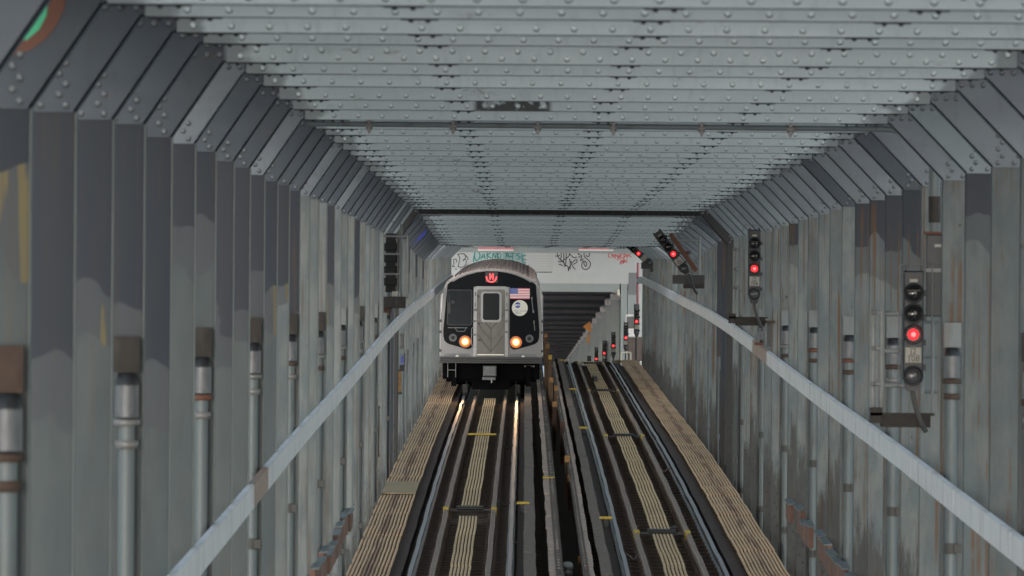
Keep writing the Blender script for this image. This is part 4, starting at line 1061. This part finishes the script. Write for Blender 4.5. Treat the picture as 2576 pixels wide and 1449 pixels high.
# lower recesses, sill, gear
for x0, x1 in ((1116.5, 1187), (1282, 1353)):
    o = fr([(px(x0), pz(898)), (px(x1), pz(898)), (px(x1-3), pz(893)), (px(x1-7), pz(890.5)), (px(x0+6), pz(890.5)), (px(x0+2), pz(893))], -.012, -.001, 'step_recess', M['coupler'])
    MB().dome((px((x0+x1)/2), -.02, pz(897.5)), (0, -1, .2), .05, 12).build('tail_lamp', M['disc_cream'], o)
mb = MB(); H0, H1 = pz(914.5), pz(898.3)
for k in range(3): a0 = H0+(H1-H0)*k/3; mb.bbox(-1.49+.01*k, 1.47-.01*k, -.16+.02*(k % 2), .10, a0+.004, a0+(H1-H0)/3-.006, .012)
mb.box(-1.46, 1.45, -.10, .1, H0, H1)
mb.build('bumper_sill', M['sill'], T)
for s in (-1, 1):
    mb = MB()
    for y in (808, 836, 883): mb.bbox(s*1.475-.035, s*1.475+.035, -.05, .03, pz(y)-.035, pz(y)+.035, .01)
    mb.build('edge_bracket', M['black'], T)
    mb = MB(); mb.bbox(s*1.468-.018, s*1.468+.018, -.02, .02, pz(896), pz(742), .006); mb.build('corner_strip', M['doorframe'], T)
mb = MB(); mb.bbox(px(1217), px(1250), -.30, .3, pz(947), pz(921), .03); mb.box(px(1221), px(1234), -.32, -.30, pz(940), pz(927)); mb.cyl((px(1241), -.33, pz(934)), (px(1241), -.30, pz(934)), .055, 14)
mb.build('coupler', M['coupler'], T)
MB().bbox(px(1215), px(1248), -.28, .0, pz(956), pz(949), .01).build('coupler_box', M['coupler'], T)
mb = MB(); mb.bbox(px(1237), px(1240), -.29, -.26, pz(963), pz(954), .004); mb.build('coupler_pin', M['doorframe'], T)
mb = MB(); mb.tube([Vector((px(1128), -.05, pz(914))), Vector((px(1128), -.05, pz(950)))], .012, 6); mb.tube([Vector((px(1148), -.05, pz(914))), Vector((px(1148), -.05, pz(950)))], .012, 6)
mb.tube([Vector((px(1128), -.05, pz(932))), Vector((px(1148), -.05, pz(932)))], .014, 6); mb.build('step_ladder', M['galv'], T)
mb = MB()
for x in (1323, 1329.7, 1336.5, 1343.8): mb.box(px(x)-.027, px(x)+.027, .3, .33, pz(924), pz(920))
mb.build('label_squares', M['galv'], T)
mb = MB(); mb.box(-1.4, 1.4, .34, .42, .5, 1.03); mb.box(-1.15, -1.0, .2, .3, .3, .9); mb.box(1.0, 1.15, .2, .3, .3, .9); mb.box(-.55, .55, .40, .5, .2, .6); mb.build('pilot_board', M['under'], T)

# ------------------------------------------------------------------ white bulkhead over the far tunnel mouth
BD = 272.0
M['white'] = simple('bulkhead_white', (.44, .455, .46), .6, 0, .06, .8, dirt=(.5, .5, .5), dirt_amt=.4)
M['bk_grey'] = simple('bulkhead_grey', (.27, .30, .305), .6, 0, .1, 1.5); M['bk_dark'] = simple('bulkhead_dark', (.17, .175, .19), .6, 0, .1, 1.5)
M['teal'] = simple('teal_spray', (.03, .19, .18), .6, 0, .1, 3); M['blk'] = simple('black_spray', (.035, .04, .045), .6, 0, .1, 3); M['redsp'] = simple('red_spray', (.52, .03, .03), .6, 0, .1, 3)
M['tealwash'] = simple('teal_wash', (.36, .50, .50), .6, 0, .1, 1.2); M['tealwash2'] = simple('teal_wash_dark', (.24, .36, .36), .6, 0, .1, 1.2)
M['pink'] = simple('pink_panel', (.62, .22, .24), .6, 0, .35, 9, streak=True); M['perf'] = simple('perforated_dots', (.38, .39, .39), .7)
b0 = Vector((0, BD, zr(BD)-.6))
bk = thing('bulkhead', b0, 'white steel bulkhead covered in graffiti over the far tunnel mouth', 'bulkhead')
def B(x, y): p = at(x, y, BD); return (p.x-b0.x, p.z-b0.z)
def bq(mb, x0, x1, y0, y1, d0, d1):
    a_ = B(x0, y1); b_ = B(x1, y0); mb.box(a_[0], b_[0], d0, d1, a_[1], b_[1]); return mb
bq(MB(), 1040, 1640, 634, 683, 0, .4).build('upper_plate', M['white'], bk)
bq(MB(), 1040, 1640, 683.2, 710, .02, .4).build('lower_plate', M['white'], bk)
mb = MB(); bq(mb, 1040, 1640, 605, 633.8, -.05, .5)
for k in range(90): p_ = B(1090+k*5.6, 624+(k % 2)*5); mb.dome((p_[0], -.05, p_[1]), (0, -1, 0), .035, 6)
mb.build('top_beam', M['bk_grey'], bk)
mb = bq(MB(), 1579, 1640, 710.2, 930, .0, .4); mb.build('jamb', M['white'], bk)
bq(MB(), 1581, 1602, 742, 930, -.012, -.001).build('jamb_panel', M['bk_grey'], bk); bq(MB(), 1581, 1602, 686, 741.8, -.012, -.001).build('jamb_panel', M['bk_dark'], bk)
mb = MB(); bq(mb, 1200, 1559, 710.2, 729, .12, .5); bq(mb, 1200, 1545, 729.2, 732, .06, .5)
a_ = B(1540, 732); b_ = B(1560, 746); c_ = B(1560, 732); mb.prism([a_, b_, c_], .1, .3); mb.build('lintel', M['bk_grey'], bk)
bq(MB(), 1560.5, 1578.8, 710.2, 930, .06, .5).build('inner_post', M['bk_grey'], bk)
mb = bq(MB(), 1553, 1559, 728, 743, -.1, .1); mb.build('lamp_box', M['disc_cream'], bk)
for x0, x1 in ((1203, 1291), (1457, 1531)):
    bq(MB(), x0, x1, 619.5, 627.5, -.12, -.052).build('pink_panel', M['pink'], bk); bq(MB(), x0-1, x1+12 if x0 > 1300 else x1+1, 627.8, 630.8, -.16, -.052).build('white_lip', M['fl_white'], bk)
# perforated sheet
mb = MB()
for r_ in range(7):
    for c_ in range(22):
        p_ = B(1341+c_*2.35, 644+r_*6.6); mb.box(p_[0]-.014, p_[0]+.014, -.018, -.013, p_[1]-.02, p_[1]+.02)
sheet = bq(MB(), 1331, 1392, 636, 683, -.012, -.001).build('perforated_sheet', M['white'], bk); mb.build('slots', M['perf'], sheet)
bq(MB(), 1335, 1387, 685, 711, .0, .019).build('riveted_sheet', M['white'], bk)
mb = MB()
for k in range(9): p_ = B(1352+k*4.4, 684.5); mb.dome((p_[0], -.012, p_[1]), (0, -1, 0), .03, 6)
mb.build('bolt_row', M['blk'], sheet)
bq(MB(), 1188, 1264, 634.5, 662, -.006, -.0005).build('teal_wash', M['tealwash'], bk); bq(MB(), 1264, 1320, 634.5, 666, -.007, -.0005).build('teal_wash', M['tealwash2'], bk)
def tagpaint(name, mat, strokes, wd, ox, oy, k=.12004, y=-.014):
    mb = MB()
    for s in strokes: mb.stroke([B(ox+x*k, oy+yy*k) for x, yy in s], wd, y, .004)
    return mb.build(name, mat, bk)
# black tags right of centre
tagpaint('black_graffiti', M['blk'], [
    [(515, 230), (520, 300), (560, 380), (640, 440), (680, 550)], [(590, 240), (600, 330), (580, 400), (640, 450)], [(650, 240), (655, 360), (650, 440), (680, 540)], [(705, 235), (700, 400), (685, 540)],
    [(770, 235), (770, 300), (720, 360), (650, 400)], [(775, 270), (850, 350), (930, 345)], [(470, 318), (520, 325), (570, 300)], [(530, 435), (570, 440), (600, 450)], [(545, 495), (590, 500), (630, 535)],
    [(770, 375), (790, 480), (785, 600)], [(805, 420), (830, 520), (895, 605)], [(830, 470), (880, 410), (930, 400), (925, 450), (850, 500)], [(690, 520), (740, 540), (750, 640)], [(800, 500), (770, 560), (750, 630)],
    [(985, 235), (950, 280), (1000, 290)], [(960, 355), (1030, 310), (1005, 420), (1065, 375)],
    [(1120, 300), (1140, 330), (1185, 320), (1185, 260), (1130, 225), (1080, 260), (1090, 340), (1160, 400), (1210, 470), (1190, 560), (1110, 605), (1040, 570), (1030, 500), (1060, 430), (1110, 440), (1135, 490), (1110, 540), (1080, 500), (1075, 440)]], .046, 1339.9, 605.5)
tagpaint('red_graffiti', M['redsp'], [
    [(1625, 265), (1590, 290), (1590, 340), (1625, 350)], [(1660, 240), (1662, 355)], [(1662, 310), (1685, 290), (1692, 355)], [(1715, 330), (1750, 310), (1735, 290), (1712, 320), (1740, 375)],
    [(1810, 295), (1770, 310), (1780, 345), (1810, 325), (1775, 410)], [(1830, 260), (1832, 400)], [(1885, 270), (1835, 330), (1890, 365)], [(1915, 250), (1910, 400)], [(1912, 265), (1955, 300), (1915, 350)],
    [(1975, 290), (1978, 370)], [(1978, 290), (2010, 310), (1980, 335)], [(2060, 270), (2025, 310), (2075, 345)], [(1835, 430), (1845, 500)], [(1845, 430), (1870, 420), (1865, 480)], [(1880, 410), (1910, 470), (1930, 400)], [(1905, 400), (1895, 480)], [(1985, 400), (1945, 430), (1990, 460)]], .036, 1339.9, 605.5)
# teal tag
tagpaint('teal_graffiti', M['teal'], [
    [(940, 30), (920, 120), (905, 220), (940, 250)], [(900, 20), (980, 10), (1040, 60), (1030, 150), (960, 200), (920, 90)], [(1060, 170), (1120, 60), (1150, 170)], [(1080, 130), (1150, 120)], [(1190, 20), (1195, 170)],
    [(1270, 40), (1200, 90), (1290, 160)], [(1310, 160), (1320, 40), (1370, 150), (1380, 30)], [(1410, 30), (1410, 160)], [(1480, 30), (1410, 90), (1450, 160)], [(1495, 60), (1470, 120), (1490, 160)],
    [(1580, 160), (1620, 30), (1660, 160)], [(1560, 20), (1640, 120), (1740, 110)], [(1660, 40), (1780, 50)], [(1720, 50), (1725, 190)], [(1880, 50), (1800, 80), (1890, 130), (1820, 180)], [(1920, 60), (1930, 220)], [(1920, 110), (2010, 90)], [(1925, 170), (2015, 190)], [(1930, 220), (2010, 260)]], .050, 1082.2, 631.3)
tagpaint('black_graffiti', M['blk'], [
    [(480, 200), (500, 250), (470, 330), (520, 320)], [(480, 190), (540, 170), (560, 240)], [(570, 60), (620, 150), (600, 260), (580, 340)], [(570, 70), (700, 60), (745, 130), (700, 190), (680, 210)], [(690, 180), (750, 190), (745, 280), (680, 340), (590, 330)], [(700, 50), (790, 150), (780, 190)], [(780, 270), (790, 330)], [(640, 370), (660, 420)], [(515, 375), (565, 385)]], .040, 1082.2, 631.3)
# pink pole at the wall end
p = at(1604, 765, 209)
t = thing('striped_pole', p, 'pink and white pole at the end of the right wall', 'pole')
MB().cyl((0, 0, 0), (0, 0, .82), .045, 10).build('lower_band', M['pink'], t); MB().cyl((0, 0, .82), (0, 0, .92), .047, 10).build('white_band', M['fl_white'], t); MB().cyl((0, 0, .92), (0, 0, 1.52), .045, 10).build('upper_band', M['pink'], t)
MB().bbox(-.08, .06, -.05, .05, -.2, .0).build('foot', M['coupler'], t)

# ------------------------------------------------------------------ far tunnel
M['fcol'] = simple('far_column_paint', (.42, .46, .465), .6, 0, .12, 3)
def far_frame(d, lab, first=False):
    zb = zr(d)-.6; zc = -.35-(d-300)*.0236 if d > 300 else -.35+(300-d)*.008
    t = thing('far_portal_frame', (0, d, zb), lab, 'steel portal frame', 'portal frames of the far tunnel'); Z = zc-zb
    MB().box(-4.3, 4.45, -.05, .25, Z, Z+.25).build('crossbeam', M['tunnel'], t)
    for s, K in ((-1, -4.2), (1, 4.45)):
        a_, b_ = sorted((K, K+s*.45))
        MB().bbox(a_, b_, -.1, .3, 0, Z+.1, .03).build('column', M['fcol'], t)
        MB().bbox(a_-.06, b_+.06, -.16, .1, Z-.28, Z+.02, .04).build('capital', M['tray'], t)
    for q in range(1): pass
k = 1; d = 292
while d < 640:
    far_frame(d, 'grey portal frame of the far tunnel, %s beyond the white bulkhead' % ordn(k)); d += 19.5; k += 1
cz = lambda d: (-.35-(d-300)*.0236 if d > 300 else -.35+(300-d)*.008)
structure(strip('far_tunnel_roof', -6.5, 6.5, .50, M['tunnel_deck'], BD+.6, 700, 6, .3, cz))
# longitudinal wall girder inside the far tunnel
o = strip('far_wall_girder', 4.9, 5.1, 2.3, M['pipe'], BD+1, 660, 6, .35)
tag(o, 'long grey girder tying the right-hand columns of the far tunnel', 'girder')
M['fwall'] = simple('far_wall_sheet', (.10, .115, .12), .7, 0, .25, 1.2, streak=True)
o = strip('far_side_wall', 5.3, 5.4, 5.4, M['fwall'], BD+1, 690, 6, 6.2)
tag(o, 'streaky grey steel wall behind the right-hand columns of the far tunnel', 'wall')
# orange hanging signs
for x, y, d, pts, lab in ((1478, 822, 330, [(-.28, 0), (.17, .33), (.23, -.36)], 'orange triangular sign among the far tunnel columns'), (1479, 852, 330, [(-.06, -.24), (.08, -.24), (.09, .24), (-.05, .24)], 'narrow orange plate below the triangular sign')):
    p = at(x, y, d); t = thing('orange_sign', p, lab, 'sign', 'orange signs in the far tunnel')
    MB().prism(pts, 0, .02).build('panel', emit('x', (0, 0, 0), 0) if False else simple('orange', (.75, .27, .03), .5, 0, .05, 3), t)
    MB().box(.06, .09, .03, .06, -.7, .5).build('stem', M['coupler'], t)
# cabinets and clutter between crest and bulkhead
M['hut'] = simple('hut_coral', (.17, .125, .11), .7, 0, .2, 4, streak=True, dirt=(.10, .08, .07))
p = at(1592, 872, 240)
t = thing('trackside_hut', Vector((p.x, 240, zr(240)-.3)), 'small coral trackside cabinet behind the far signals', 'cabinet')
z_ = p.z-(zr(240)-.3)
MB().bbox(-.22, .45, 0, .6, z_-.6, z_+.35, .03).build('case', M['hut'], t); MB().box(-.25, .48, -.05, .65, z_+.352, z_+.42).build('lid', M['galv'], t); MB().box(-.1, .3, .1, .5, 0, z_-.6).build('base', M['coupler'], t)
p = at(1590, 810, 262)
t = thing('relay_case', Vector((p.x, 262, zr(262)-.3)), 'tall grey relay case with a brown door before the bulkhead', 'relay case'); z_ = p.z-(zr(262)-.3)
MB().bbox(-.30, .25, 0, .5, 0, z_+.35, .03).build('case', M['tray'], t); MB().box(-.25, .18, -.02, -.001, z_-.3, z_+.25).build('door', M['coupler'], t)
p = at(1567, 884, 240)
t = thing('pale_stand', Vector((p.x, 236, zr(236)-.3)), 'pale hoop stand beside the track beyond the crest', 'stand'); z_ = p.z-(zr(236)-.3)
MB().tube([Vector((-.15, 0, 0)), Vector((-.15, 0, z_)), Vector((.25, 0, z_)), Vector((.25, 0, 0))], .035, 8).build('hoop', M['disc_cream'], t)
